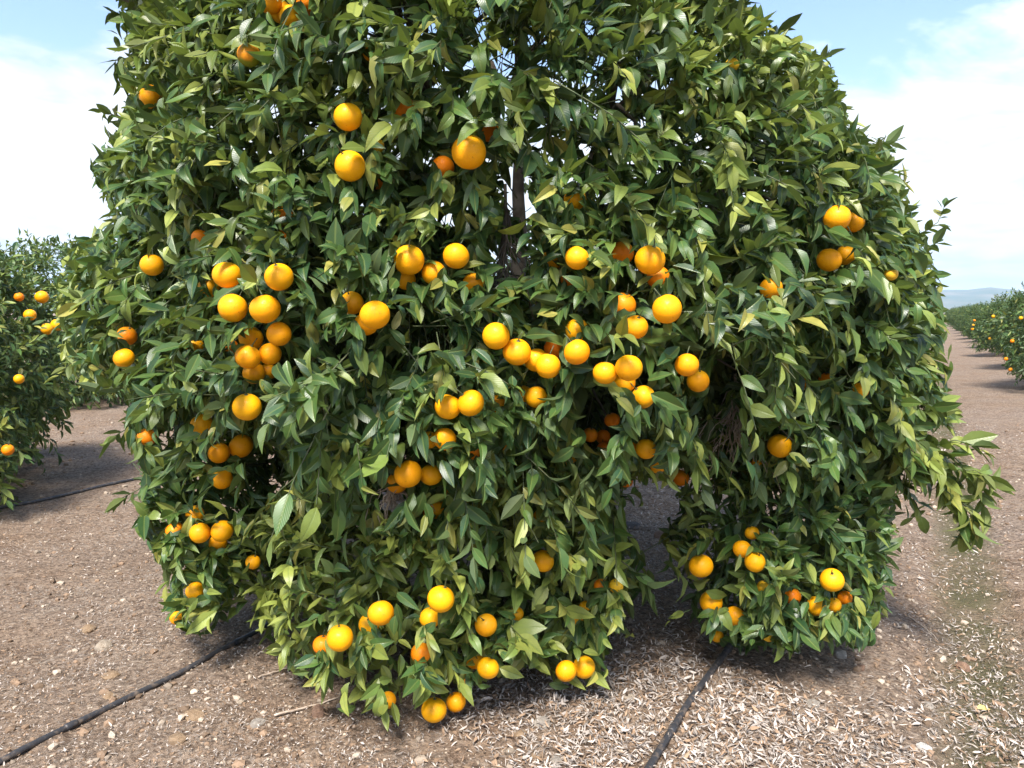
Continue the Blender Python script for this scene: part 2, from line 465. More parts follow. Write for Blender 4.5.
class Crown:
    """a union of ellipsoids with a lumpy skin"""
    def __init__(s, E, amp=0.14, freq=1.9, seed=11):
        s.c = np.array([e[0] for e in E], float); s.r = np.array([e[1] for e in E], float)
        s.young = np.array([e[2] if len(e) > 2 else 0.3 for e in E]); s.amp, s.freq, s.seed = amp, freq, seed
    def each(s, p):
        q = (p[:, None] - s.c[None]) / s.r[None]
        k = np.linalg.norm(q, axis=-1)
        g = np.linalg.norm(q / s.r[None], axis=-1)
        return k * (k - 1) / np.maximum(g, 1e-6)
    def f(s, p):
        return s.each(p).min(1) - s.amp * (noise3(p * s.freq, s.seed) + 0.5 * noise3(p * s.freq * 2.3, s.seed + 1))
    def grad(s, p, h=0.02):
        return unit(np.stack([s.f(p + h * e) - s.f(p - h * e) for e in np.eye(3)], -1))
    def sample(s, spacing, shell=0.0):
        P, Y = [], []
        for c, r, y in zip(s.c, s.r, s.young):
            area = 4 * math.pi * ((r[0] * r[1]) ** 1.6 / 3 + (r[0] * r[2]) ** 1.6 / 3 + (r[1] * r[2]) ** 1.6 / 3) ** (1 / 1.6)
            n = int(area / spacing ** 2 * 3)
            v = unit(rng.normal(0, 1, (n, 3)))
            w = np.linalg.norm(v / r, axis=-1); v = v[rng.uniform(0, 1, n) < w / w.max()]
            P.append(c + v * r); Y.append(np.full(len(v), y))
        P = np.concatenate(P); Y = np.concatenate(Y)
        for _ in range(3):                                     # settle on the lumpy skin
            P = P - s.grad(P) * (s.f(P)[:, None] + shell)
        perm = rng.permutation(len(P)); P, Y = P[perm], Y[perm]
        cell, keep = {}, []
        for i, p in enumerate(P):
            k = tuple(np.floor(p / spacing).astype(int))
            ok = True
            for dx in (-1, 0, 1):
                for dy in (-1, 0, 1):
                    for dz in (-1, 0, 1):
                        for q in cell.get((k[0] + dx, k[1] + dy, k[2] + dz), ()):
                            if (P[q] - p) @ (P[q] - p) < spacing * spacing * 0.7: ok = False; break
                        if not ok: break
                    if not ok: break
                if not ok: break
            if ok:
                cell.setdefault(k, []).append(i); keep.append(i)
        return P[keep], Y[keep]

# ------------------------------------------------------------------ the large tree
def blob(px, py, d, rx, ry, rz, young=0.3):
    return (at(px, py, d), (rx, ry, rz), young)

MAIN = Crown([
    ((-0.08, 4.0, 2.02), (1.62, 1.70, 1.20), 0.22),
    blob(215, 40, 3.45, .66, .7, .8, .46),
    blob(210, 250, 3.25, .52, .6, .65, .25),
    blob(200, 455, 3.25, .36, .42, .5, .30),
    blob(100, 330, 4.1, .26, .3, .30, .8),
    blob(195, 565, 3.2, .15, .2, .26, .25),
    blob(455, 100, 2.8, .78, .7, .62, .46),
    blob(500, 330, 2.8, .75, .6, .55, .22),
    blob(365, 320, 2.8, .5, .58, .5, .15),
    blob(440, 560, 3.0, .58, .45, .53, .80),
    blob(560, 555, 3.08, .31, .35, .42, .66),
    blob(320, 570, 3.1, .29, .35, .38, .80),
    blob(700, 180, 3.1, .60, .7, .72, .42),
    blob(800, 290, 3.2, .52, .6, .62, .26),
    blob(855, 400, 3.4, .34, .45, .38, .66),
    blob(790, 545, 3.25, .38, .38, .40, .25),
    blob(770, 488, 3.3, .30, .30, .16, .35),
    blob(575, 625, 2.98, .13, .16, .13, .6),
    blob(905, 440, 3.3, .17, .2, .16, .75),
    blob(640, 300, 2.9, .5, .55, .48, .26),
], amp=0.15, freq=2.3)

SIL = np.array([(128, -60), (122, 10), (116, 75), (138, 100), (108, 150), (98, 185), (112, 225), (76, 245), (62, 292), (48, 330), (72, 375), (92, 390), (126, 386), (124, 435), (138, 480), (150, 545), (166, 575),
                (172, 625), (205, 640), (232, 590), (246, 580), (250, 625), (275, 665), (318, 690), (352, 718), (400, 728), (455, 712), (500, 680), (540, 662), (550, 688), (604, 688), (612, 640), (632, 640), (650, 575), (636, 540),
                (612, 505), (628, 476), (664, 488), (690, 498), (664, 528), (682, 590), (706, 640), (745, 652), (800, 655), (868, 640), (884, 585), (898, 545), (900, 512),
                (930, 505), (962, 470), (935, 440), (962, 418), (944, 380), (944, 330), (938, 262), (922, 240), (908, 190), (898, 150), (852, 118), (830, 62), (786, 38), (742, -10), (730, -60)], float)

def inside(poly, x, y):
    c = np.zeros(len(x), bool)
    j = len(poly) - 1
    for i in range(len(poly)):
        xi, yi = poly[i]; xj, yj = poly[j]
        c ^= ((yi > y) != (yj > y)) & (x < (xj - xi) * (y - yi) / (yj - yi + 1e-9) + xi)
        j = i
    return c

# openings through the crown where the sky shows: a line of sight and how wide the gap is
HOLES = [(520, 205, 15), (512, 185, 8), (505, 62, 15), (478, 34, 8), (540, 62, 7), (586, 146, 8), (272, 110, 7), (370, 32, 6), (590, 30, 7), (448, 218, 6), (618, 92, 5), (430, 32, 9), (470, 62, 9), (530, 38, 8), (562, 82, 6), (600, 62, 5), (503, 108, 6), (400, 12, 6), (482, 12, 8), (545, 15, 6), (640, 120, 4), (300, 150, 4), (330, 60, 4)]
DIM = [(265, 470, 20), (600, 420, 22), (725, 380, 18), (640, 380, 8), (505, 255, 16), (720, 425, 22), (392, 500, 12)]    # dark hollows in the skin

B = []   # (x, y, radius, openness, set back, peel, label) - measured off the photograph, hung on the crown's skin
def fruit(x, y, r, v, back, label, kind='o'):
    B.append((x, y, r, v, back, kind, label))
# upper crown, left
fruit(152, 97, 12, .8, 0, 'orange on the upper left outline of the crown, half wrapped in leaves against sky')
fruit(249, 55, 11, .9, 0, 'half ripe fruit, rusty above and green below, high in the left crown', 'g')
fruit(270, 3, 9, .8, 0, 'orange cut by the top edge, left end of the high row of four')
fruit(281, 12, 7, .8, .03, 'second from left in the high row of four oranges at the top edge')
fruit(291, 17, 7, .8, .03, 'third from left in the high row of four oranges, hanging lowest')
fruit(307, 4, 8, .7, .05, 'reddish orange at the right end of the high row of four', 'd')
fruit(348, 117, 14, .95, 0, 'large orange with a leaf across its top, upper one of two in the upper left')
fruit(350, 166, 15, 1.1, -.02, 'large bright orange in the upper left crown, below a leaf-topped one')
fruit(377, 179, 7, .5, .1, 'dark sliver of orange tucked under the right side of a large bright one', 'd')
fruit(376, 146, 8, .5, .02, 'yellow fruit almost hidden by leaves between two large upper oranges', 'y')
fruit(405, 109, 9, .8, .1, 'shaded red-orange fruit deep in leaves above the brightest upper orange', 'd')
fruit(372, 53, 5, .6, .06, 'small speck of orange high in the crown, left of the upper sky gap')
fruit(392, 68, 5, .6, .12, 'dark speck of orange high in the crown, just below another speck', 'd')
fruit(469, 152, 17, 1.2, -.05, 'largest brightest orange of the upper crown, round and fully bare')
fruit(489, 131, 11, .7, .08, 'orange peeping out behind the upper right of the largest bright one', 'd')
fruit(443, 167, 10, .75, .05, 'orange half under leaves at the lower left of the largest bright one', 'd')
fruit(575, 199, 7, .6, .03, 'narrow slit of orange between upright leaves, right of the central sky gap')
fruit(732, 65, 5, .7, .02, 'small yellow fruit high on the right shoulder of the tree', 'y')
# left flank
fruit(152, 265, 11, 1.1, 0, 'orange on the left outline with sky just beside it')
fruit(200, 238, 6, .6, .1, 'dark orange glimpsed in leaves above the left column of fruit', 'd')
fruit(282, 216, 7, .7, .1, 'dull orange in shade, upper one of two above the left column', 'd')
fruit(282, 238, 6, .6, .1, 'dull orange in shade, lower one of two above the left column', 'd')
fruit(209, 287, 8, .6, .07, 'orange mostly behind leaves at the left edge of the top pair of the column')
fruit(227, 275, 14, .95, 0, 'orange with a dark leaf hanging over it, top left of the column')
fruit(279, 277, 14, 1.15, 0, 'clean round orange at the top right of the left column')
fruit(233, 308, 14, 1.15, 0, 'left orange of the touching bright pair in the left column')
fruit(265, 309, 15, 1.2, -.03, 'biggest orange of the left column, right one of its bright pair')
fruit(251, 338, 12, .8, .08, 'orange under the bright pair, its top split by dark leaves', 'm')
fruit(279, 334, 12, 1.0, .07, 'deep orange fruit just under the biggest one of the left column', 'm')
fruit(248, 357, 12.5, 1.15, 0, 'bright orange at the left of the lower bunch in the left column')
fruit(270, 354, 11, 1.0, .07, 'deep orange fruit touching the bright one in the lower bunch', 'm')
fruit(254, 373, 10.5, .85, .05, 'lowest of the left column bunch, with a thin leaf across it')
fruit(269, 371, 6, .8, .10, 'small fruit at the bottom right end of the left column bunch')
fruit(194, 347, 7, .7, .06, 'small orange in leaves left of the lower bunch of the column')
fruit(230, 347, 5, .6, .15, 'dark red glimpse of fruit between the column bunch and the small one left of it', 'd')
fruit(124, 358, 10, .95, 0, 'orange on the left side branch, the fuller lower one of two')
fruit(127, 336, 8, .7, .06, 'orange half hidden on the left side branch, upper one of two', 'd')
fruit(200, 380, 6, .6, .1, 'dim orange in leaves above the pale leaf on the left flank', 'd')
fruit(147, 437, 9, .7, .03, 'deep orange low on the left outline under a long leaf', 'd')
fruit(247, 407, 14, 1.15, -.02, 'large single orange hanging below the left column')
fruit(202, 425, 11, .8, 0, 'orange crossed by a leaf, at the upper left of a low trio')
fruit(241, 446, 12, .9, 0, 'orange with a notch of leaf in its top, right one of the low trio')
fruit(219, 453, 10.5, 1.0, .02, 'plain orange at the lower left of the low trio')
fruit(222, 479, 10, .95, 0, 'orange by itself just beneath the low trio')
fruit(195, 514, 7, .7, .05, 'orange peeping from leaves above the lowest left bunch')
fruit(175, 531, 9, .7, .04, 'deep orange fruit at the left end of the lowest left bunch', 'd')
fruit(200, 533, 10, 1.0, 0, 'orange in the middle of the lowest left bunch')
fruit(222, 531, 11, 1.1, -.02, 'brightest orange at the right of the lowest left bunch')
fruit(218, 543, 8, .8, .07, 'orange tucked under the brightest one of the lowest left bunch')
fruit(195, 591, 7, .9, 0, 'small orange in the hanging left tip of the tree, close to the soil')
fruit(177, 618, 4, .7, .02, 'tiny orange glimpse at the very bottom of the hanging left tip')
fruit(253, 562, 6, .9, 0, 'small orange at the left edge of the pale green lower skirt')
# middle
fruit(409, 260, 15, 1.0, 0, 'large orange with leaf tips on its top, left of the middle bunch')
fruit(405, 279, 10, .85, .07, 'orange below the large leaf-tipped one of the middle bunch', 'm')
fruit(456, 256, 13, .95, 0, 'orange with a leafy cap at the right of the middle bunch')
fruit(434, 273, 12, .75, .05, 'orange between leaves in the centre of the middle bunch', 'm')
fruit(474, 283, 10, .6, .06, 'orange behind long leaves at the lower right of the middle bunch', 'm')
fruit(359, 264, 6, .6, .05, 'small orange glimpse left of the middle bunch')
fruit(352, 303, 11, .7, .06, 'orange half covered, to the upper left of a bright one under the middle bunch', 'm')
fruit(375, 315, 15, 1.15, -.03, 'bright round orange alone below and left of the middle bunch')
fruit(366, 324, 10, .8, .07, 'orange showing behind the lower left of a bright lone one', 'm')
fruit(496, 336, 13.5, 1.2, -.05, 'top left orange of the slanting chain in the centre')
fruit(517, 352, 14, 1.2, -.05, 'second and largest orange down the slanting chain in the centre')
fruit(536, 360, 12, 1.05, .02, 'third orange of the slanting chain, overlapped by the largest')
fruit(548, 366, 12.5, 1.05, 0, 'fourth and lowest orange of the slanting chain')
fruit(555, 348, 10, .8, .08, 'deep orange fruit under leaves, above the lowest one of the chain', 'd')
fruit(577, 352, 13, 1.15, -.02, 'bright orange just right of the slanting chain')
fruit(577, 330, 10, .6, .03, 'yellow-orange fruit behind a leaf, above the one right of the chain')
fruit(551, 261, 7, .7, .05, 'small orange beside the leaf-crossed one under the sky gap', 'm')
fruit(577, 258, 12, .9, 0, 'orange with a leaf down its middle, right of the sky gap')
fruit(568, 279, 9, .7, .07, 'shaded orange below the leaf-crossed one right of the sky gap', 'd')
fruit(622, 253, 12, .75, .07, 'shaded orange left of a bright one on the right half of the crown', 'd')
fruit(650, 260, 15, 1.05, 0, 'bright orange with leaf tips on top, right half of the crown')
fruit(658, 277, 7, .6, .09, 'dull sliver of fruit under the bright leaf-tipped one on the right half', 'd')
fruit(623, 305, 13, .75, .07, 'deep orange fruit crossed by leaves, left of the lone large one', 'd')
fruit(636, 327, 10, .9, .05, 'oval orange hanging below a deep orange leaf-crossed one', 'm')
fruit(667, 309, 14.5, 1.15, -.02, 'large lone orange right of the deep orange pair')
fruit(605, 373, 12, 1.15, 0, 'left orange of the trio above the dark hollow')
fruit(629, 368, 13.5, 1.15, -.02, 'bright upper right orange of the trio above the dark hollow')
fruit(624, 382, 11, .85, .06, 'orange under the other two of the trio above the dark hollow', 'm')
fruit(643, 397, 12, .75, .03, 'orange split by a hanging leaf, beside the dark hollow', 'm')
fruit(687, 365, 11, .9, .02, 'upper orange of a pair left of the dry twigs')
fruit(698, 381, 11, .9, .04, 'lower orange of a pair left of the dry twigs', 'm')
fruit(471, 403, 13.5, 1.15, -.03, 'bare bright orange, right one of a pair in the lower centre')
fruit(448, 407, 13, .95, .03, 'orange with a leaf over it, left one of a pair in the lower centre')
fruit(499, 404, 10, .6, .08, 'orange behind leaves just right of the lower centre pair', 'm')
fruit(504, 417, 6, .6, .08, 'small deep orange glimpse below the fruit right of the lower centre pair', 'd')
fruit(536, 397, 11, .8, .03, 'orange under a dry twig, right one of two below the slanting chain', 'm')
fruit(523, 396, 8, .7, .06, 'orange half behind its neighbour, left one of two below the slanting chain', 'm')
fruit(445, 439, 7, .9, .03, 'small orange with a leaf under it, below the lower centre pair')
fruit(429, 440, 6, .6, .05, 'small orange glimpse left of another small one below the lower centre pair')
fruit(500, 442, 5, .7, .03, 'tiny bright glimpse of fruit above the pale leaves of the lower centre')
fruit(477, 450, 9, .7, .04, 'deep orange fruit under a pale leaf in the lower centre', 'd')
# hollow on the right
fruit(590, 435, 5, .8, .3, 'dim red fruit at the left in the dark hollow under the crown', 'd')
fruit(603, 437, 6, .9, .35, 'dim red fruit in the middle of the dark hollow under the crown', 'd')
fruit(612, 420, 6, .8, .4, 'dim red fruit highest and deepest in the dark hollow', 'd')
fruit(604, 449, 4, .8, .3, 'dim small fruit lowest in the dark hollow', 'd')
fruit(646, 449, 9, .9, .08, 'orange in shade at the right rim of the dark hollow, right one of two', 'm')
fruit(631, 450, 8, .8, .12, 'deep orange fruit at the right rim of the dark hollow, left one of two', 'd')
fruit(658, 466, 6, .8, .02, 'small orange at the top of the opening between the two skirts')
fruit(681, 478, 8, .9, .12, 'dark orange fruit hanging in shade at the top right of the opening', 'd')
fruit(626, 481, 4, .7, .1, 'tiny dark fruit above the opening between the two skirts', 'd')
# lower skirt
fruit(408, 474, 14, 1.15, -.03, 'large bright orange above the pale skirt, beside the lower dry twigs')
fruit(397, 483, 9, .8, .06, 'orange peeping from behind the lower left of the large one by the dry twigs', 'm')
fruit(431, 475, 11, .9, .03, 'orange under a leaf at the right of the large one by the dry twigs')
fruit(436, 509, 7, .7, .03, 'small orange in leaves below the large one by the dry twigs')
fruit(423, 513, 6, .6, .06, 'small deep orange glimpse left of another, below the dry twigs', 'd')
fruit(448, 490, 6, .6, .05, 'small orange glimpse right of the large one by the dry twigs', 'm')
fruit(543, 561, 11, 1.1, 0, 'round orange in the right part of the lower skirt')
fruit(541, 519, 7, .7, .04, 'small deep orange fruit above the round one in the lower skirt', 'm')
fruit(573, 461, 6, .6, .06, 'orange glimpse at the upper right rim of the lower skirt', 'm')
fruit(441, 599, 13.5, 1.2, -.03, 'bright round orange at the centre of the lower skirt')
fruit(430, 618, 9, .8, .05, 'orange behind leaves under the left side of the central skirt orange')
fruit(381, 613, 13, 1.0, 0, 'orange with a leaf cutting its left side, left of the central skirt orange')
fruit(369, 624, 8, .6, .06, 'deep orange fruit just left of and behind a leaf-cut one in the skirt', 'm')
fruit(340, 638, 13, 1.15, -.02, 'bright orange at the left of the lower skirt near the soil')
fruit(323, 645, 10, .8, .05, 'deep orange fruit behind the left of the bright one near the soil', 'd')
fruit(421, 653, 8, .8, .03, 'pointed glimpse of deep orange low in the skirt', 'd')
fruit(486, 625, 11, 1.0, 0, 'orange with a leaf on its right, right of the central skirt orange')
fruit(488, 668, 11, 1.05, 0, 'round orange low at the right of the skirt front')
fruit(475, 659, 8, .7, .04, 'orange crossed by a leaf, upper left of the round one low in the skirt')
fruit(466, 679, 5, .7, .03, 'small orange glimpse between the two lowest front fruits of the skirt')
fruit(434, 710, 12.5, 1.0, -.03, 'lowest orange of the tree, almost touching the soil')
fruit(456, 702, 8, .8, .0, 'orange half behind a leaf, right of the lowest one')
fruit(388, 700, 6, .7, .03, 'small orange glimpse in leaves left of the lowest one')
fruit(516, 614, 5, .7, .03, 'narrow strip of orange in leaves at the right of the skirt')
fruit(566, 671, 10.5, 1.0, 0, 'left orange of the pair hanging at the right bottom of the skirt')
fruit(584, 667, 11, 1.05, -.02, 'right orange of the pair hanging at the right bottom of the skirt')
fruit(574, 620, 7, .7, .03, 'orange glimpse above the bottom pair of the skirt, lower of two')
fruit(586, 608, 6, .7, .03, 'orange glimpse above the bottom pair of the skirt, upper of two')
fruit(616, 586, 7, .8, 0, 'yellow fruit over a pale leaf at the right tip of the skirt', 'y')
fruit(601, 586, 5, .6, .04, 'narrow orange glimpse left of the yellow fruit at the skirt tip', 'd')
# right flank
fruit(837, 218, 13, .9, 0, 'orange at the upper right, left one of an overlapping pair')
fruit(854, 222, 10, .9, .05, 'orange at the upper right, behind the right of an overlapping pair', 'm')
fruit(829, 260, 12, .9, 0, 'left orange of the second pair down on the right flank')
fruit(846, 255, 10, .8, .04, 'right orange of the second pair down, under a curled brown leaf', 'm')
fruit(891, 274, 5, 1.0, -.02, 'small yellow fruit near the right outline of the tree', 'y')
fruit(771, 288, 8, .8, .02, 'pointed piece of orange showing above a broad leaf on the right flank', 'm')
fruit(780, 446, 12, 1.15, -.02, 'bright lone orange beside the hanging dry twigs')
fruit(760, 464, 7, .7, .05, 'shaded orange at the lower left of the bright one by the dry twigs', 'm')
fruit(802, 383, 5, .7, .05, 'small orange glimpse in the right flank, left one of two in shade', 'm')
fruit(826, 380, 5, .7, .08, 'dark orange glimpse in the right flank, right one of two in shade', 'd')
fruit(861, 390, 5, .9, 0, 'small orange on the right flank above the side branch')
# right skirt
fruit(701, 566, 12, 1.1, -.02, 'bright orange at the left edge of the right skirt')
fruit(742, 549, 8, .85, 0, 'orange under a long leaf, upper left of a pair in the right skirt')
fruit(755, 562, 10, .9, 0, 'orange under a leaf, lower right of a pair in the right skirt')
fruit(752, 533, 6, .7, .02, 'small orange above the pair in the right skirt')
fruit(764, 587, 7, .7, .02, 'yellow-orange fruit half covered, below the pair in the right skirt', 'y')
fruit(711, 602, 11, .8, 0, 'orange with a leaf over its right half, low in the right skirt')
fruit(735, 616, 10, .85, .03, 'orange under a leaf, right of the half-covered one low in the right skirt')
fruit(832, 580, 11.5, 1.15, -.02, 'bright orange at the right of the right skirt')
fruit(845, 598, 6, .7, .05, 'deep orange glimpse behind the bright one of the right skirt', 'd')
fruit(792, 596, 8, .7, .05, 'shaded deep orange fruit left of the bright one of the right skirt', 'd')
fruit(817, 606, 10, .75, .02, 'orange cut by a leaf, below the bright one of the right skirt')
fruit(834, 605, 6, .8, .02, 'small round orange under the bright one of the right skirt')
fruit(717, 636, 4, .7, .02, 'tiny orange glimpse at the bottom left of the right skirt')
fruit(768, 636, 4, .7, .02, 'tiny yellow glimpse of fruit at the bottom middle of the right skirt', 'y')

# --- oranges: fruit mesh with a navel end, a green calyx and stem as its part
def fruit_mesh(name, m, squash, nav, seg=28):
    V, Q, T = [], [], []
    rings = seg // 2
    for i in range(1, rings):
        ph = math.pi * i / rings
        z = math.cos(ph) * squash; rr = math.sin(ph)
        top = math.exp(-((ph) / 0.22) ** 2); bot = math.exp(-((math.pi - ph) / 0.16) ** 2)
        z = z - 0.07 * top + nav * bot
        for j in range(seg):
            a = 2 * math.pi * j / seg
            w = 1 + 0.010 * math.sin(3 * a + 1.3) * math.sin(ph) + 0.008 * math.sin(5 * a + ph * 2) + 0.018 * math.cos(8 * a) * top
            V.append((rr * w * math.cos(a), rr * w * math.sin(a), z))
    V += [(0, 0, squash - 0.09), (0, 0, -squash + nav)]
    n = rings - 1
    for i in range(n - 1):
        for j in range(seg):
            k = (j + 1) % seg
            Q.append((i * seg + j, (i + 1) * seg + j, (i + 1) * seg + k, i * seg + k))
    t, b = len(V) - 2, len(V) - 1
    for j in range(seg):
        k = (j + 1) % seg
        T.append((t, j, k)); T.append((b, (n - 1) * seg + k, (n - 1) * seg + j))
    return mesh_np(name, np.array(V) * 0.04, Q, T, mats=[m])

PEELS = {'o': PEEL, 'm': PEEL, 'd': PEEL_DEEP, 'g': PEEL_GREEN, 'y': PEEL_YELLOW}
FRUIT = {k: [fruit_mesh('orange', m, s, n) for s, n in ((0.95, 0.03), (0.99, 0.05), (0.92, 0.02))] for k, m in PEELS.items()}
def calyx_mesh():
    g = Geo()
    n = 10
    an = np.arange(n) / n * 2 * math.pi
    rr = np.where(np.arange(n) % 2 == 0, 0.0075, 0.0045)
    V = np.concatenate([np.stack([rr * np.cos(an), rr * np.sin(an), np.full(n, 0.0355)], -1), np.stack([0.003 * np.cos(an), 0.003 * np.sin(an), np.full(n, 0.0378)], -1)])
    g.add(V, [[j, (j + 1) % n, n + (j + 1) % n, n + j] for j in range(n)])
    v, q, t = tube([(0, 0, .0352), (0.001, 0, .042), (0.003, 0.002, .052), (0.004, 0.006, .066)], [.0022, .0019, .0018, .0016], 6)
    g.add(v, q, t)
    return g.mesh('calyx', [GREENSTEM])
CALYX = calyx_mesh()

placed = []
OCC = []                                                    # (px, py, depth, clear radius in px, centre, radius)
def skin_depth(px, py, back):
    ds = np.arange(1.3, 5.0, 0.015)
    pts = CAM + ds[:, None] * ray(px, py)
    f = MAIN.f(pts)
    h = np.nonzero(f < 0)[0]
    return (ds[h[0]] if len(h) else ds[f.argmin()]) + back

order = sorted(range(len(B)), key=lambda i: (B[i][4], -B[i][3]))
for i in order:
    x, y, r, v, back, kind, label = B[i]
    d = skin_depth(x, y, back - 0.09 + (0.05 if v < 0.86 else 0) + (0.03 if v < 0.72 else 0))
    for _ in range(60):
        rw = min(max(r * d / F * 1.02, (0.034 if r > 6.5 else 0.027) if kind != 'y' else 0.022), 0.049)
        if y > 560: rw = min(rw, 0.047)
        c = at(x, y, d)
        if all(np.linalg.norm(c - q) > rw + s - 0.003 for q, s in placed): break
        d += 0.012
    c[2] = max(c[2], float(gz(c[0], c[1])) + rw + 0.004)
    placed.append((c, rw))
    OCC.append((x, y, d, r * v - (0 if v > .86 else 2.0), c, rw, v, r))
    o = bpy.data.objects.new('orange', FRUIT[kind][i % 3])
    COL.objects.link(o)
    o.location = c
    o.scale = (rw / .04,) * 3
    o.rotation_euler = (rng.normal(0.0, .35), rng.normal(0, .35), rng.uniform(0, 6.28))
    tag(o, label, 'orange', 'oranges hanging in the large tree')
    cx = bpy.data.objects.new('calyx', CALYX)
    COL.objects.link(cx); cx.parent = o

def cull(dct, extra=True):
    """prune leaves that would grow through a fruit, hide it, or fill a gap"""
    b, l, ln = dct['base'], unit(dct['dirn']), dct['length']
    keep = np.ones(len(b), bool)
    pts = [b + l * (ln * t)[:, None] for t in (0.15, 0.45, 0.75, 1.0)]
    for qi, q in enumerate(pts):
        px, py, d = project(q)
        if qi < 3:
            sh = 15 * noise3(q * 6.5, 61)
            keep &= inside(SIL, px + sh + rng.normal(0, 2, len(px)), py + sh) | (py < -20)
        for (ox, oy, od, cr, c, rw, v_, r_) in OCC:
            near = (np.abs(px - ox) < 60) & (np.abs(py - oy) < 60)
            if not near.any(): continue
            k = np.nonzero(near)[0]
            hit = np.linalg.norm(q[k] - c, axis=1) < rw * 1.06
            fr = ((px[k] - ox) ** 2 + (py[k] - oy) ** 2 < (cr + 1.5) ** 2) & (d[k] < od + 0.02)
            keep[k[hit | fr]] = False
        for (hx, hy, hr) in HOLES:
            keep &= ~((px - hx) ** 2 + (py - hy) ** 2 < hr ** 2)
        for (hx, hy, hr) in DIM:
            keep &= ~(((px - hx) ** 2 + ((py - hy) * 0.8) ** 2 < hr ** 2) & (d < 2.9 + (hy > 450) * 0.3))
        keep &= q[:, 2] > gz(q[:, 0], q[:, 1]) + 0.012
    return keep

def clear_of_fruit(pts):
    ok = np.ones(pts.shape[1], bool)
    for q in pts:
        px, py, d = project(q)
        for oc in OCC:
            ok &= ~(((px - oc[0]) ** 2 + (py - oc[1]) ** 2 < (oc[7] + 2) ** 2) & (d < oc[2] + .03))
    return ok

def take(dct, k):
    return {a: v[k] for a, v in dct.items()}

def grow(G, crown, spacing, per, nl, back_share=0.45, shell=0.0, view=True, stations=6, scale=1.0, stems=True, lrange=(.13, .32), filt=None, jit=0.075):
    P, Y = crown.sample(spacing, shell)
    n = crown.grad(P)
    toc = unit(CAM - P)
    if view:
        facing = np.sum(n * toc, 1)
        k = (facing > -0.35) | (rng.uniform(0, 1, len(P)) < back_share)
        P, Y, n = P[k], Y[k], n[k]
    P = P + n * rng.normal(0, .045, (len(P), 1))
    cl = np.repeat(np.arange(len(P)), per)
    o = P[cl] - n[cl] * 0.13 + rng.normal(0, jit, (len(cl), 3)) * 0.9
    patch = noise3(P * 2.6, 31)[cl]
    lift = np.where(n[cl][:, 2:3] > 0.15, 0.40, -0.30)
    d = unit(n[cl] * 0.95 + rng.normal(0, 0.50, (len(cl), 3)) + np.array([0, 0, 1.0]) * lift)
    L = rng.uniform(*lrange, len(cl)) * (1 + 0.25 * patch)
    nleaf = rng.integers(nl[0], nl[1] + 1, len(cl))
    young = np.clip(Y[cl] + 0.34 * patch + rng.normal(0, 0.15, len(cl)), 0, 1)
    lv, idx = shoots_to_leaves(o, d, L, nleaf, n[cl], young, scale)
    if filt is not None:
        k = filt(lv)
        lv = take(lv, k); idx = idx[k]
    leaf_geo(G, stations=stations, **lv)
    if stems:
        cnt = np.bincount(idx, minlength=len(o)) >= np.maximum(4, .7 * nleaf)
        if view: cnt &= clear_of_fruit(np.stack([o, o + d * (L * .5)[:, None], o + d * L[:, None]]))
        if view:
            for tt in (0.6, 1.0):
                sx, sy, _ = project(o + d * (L * tt)[:, None]); cnt &= inside(SIL, sx, sy) | (sy < -60)
        a, b = o[cnt] - d[cnt] * 0.05, o[cnt] + d[cnt] * L[cnt][:, None] * 0.55
        c = o[cnt] + d[cnt] * L[cnt][:, None] * 0.98 + np.array([0, 0, -0.16]) * L[cnt][:, None] * np.clip(1 - d[cnt][:, 2:3], 0, 1)
        b2 = b + np.array([0, 0, -0.04]) * L[cnt][:, None]
        if view:
            ok = np.ones(len(c), bool)
            for w in (a, b2, c):
                wx, wy, _ = project(w); ok &= inside(SIL, wx, wy) | (wy < -60)
            a, b2, c = a[ok], b2[ok], c[ok]
        for p, q, r0, r1 in ((a, b2, .0024, .0018), (b2, c, .0018, .0010)):
            v, qd = segments(p, q, r0, r1, 4)
            G.add(v, qd, m=1)
    return P, n

TREE = np.array([0.02, 4.0]); TZ = float(gz(*TREE))
tree = empty('orange_tree', (TREE[0], TREE[1], TZ), 'large leafy orange tree loaded with ripe fruit, filling the middle of the view', 'tree')
tree_inv = np.array([TREE[0], TREE[1], TZ])

G = Geo()
Pm, Nm = grow(G, MAIN, 0.148, 7, (8, 12), filt=cull)
grow(G, MAIN, 0.24, 5, (6, 9), scale=1.15, shell=0.26, filt=cull, stations=4)
grow(G, MAIN, 0.40, 5, (6, 8), scale=1.3, shell=0.60, filt=cull, stations=4, stems=False)

# leaf sprays above single fruits, and the long twigs that leave the outline
def spray(G, pts, nl, young=0.4, scale=1.0, r=0.003, filt=None):
    pts = np.asarray(pts, float)
    v, q, t = tube(pts, np.linspace(r, 0.0012, len(pts)), 5)
    G.add(v, q, t, m=1)
    for i in range(len(pts) - 1):
        dd = unit(pts[i + 1] - pts[i])
        lv, _ = shoots_to_leaves(pts[i][None], dd[None], np.array([np.linalg.norm(pts[i + 1] - pts[i])]), np.array([nl]), dd[None] * 0.6, np.array([young]), scale, 0.3)
        if filt is not None: lv = take(lv, filt(lv))
        leaf_geo(G, stations=6, **lv)

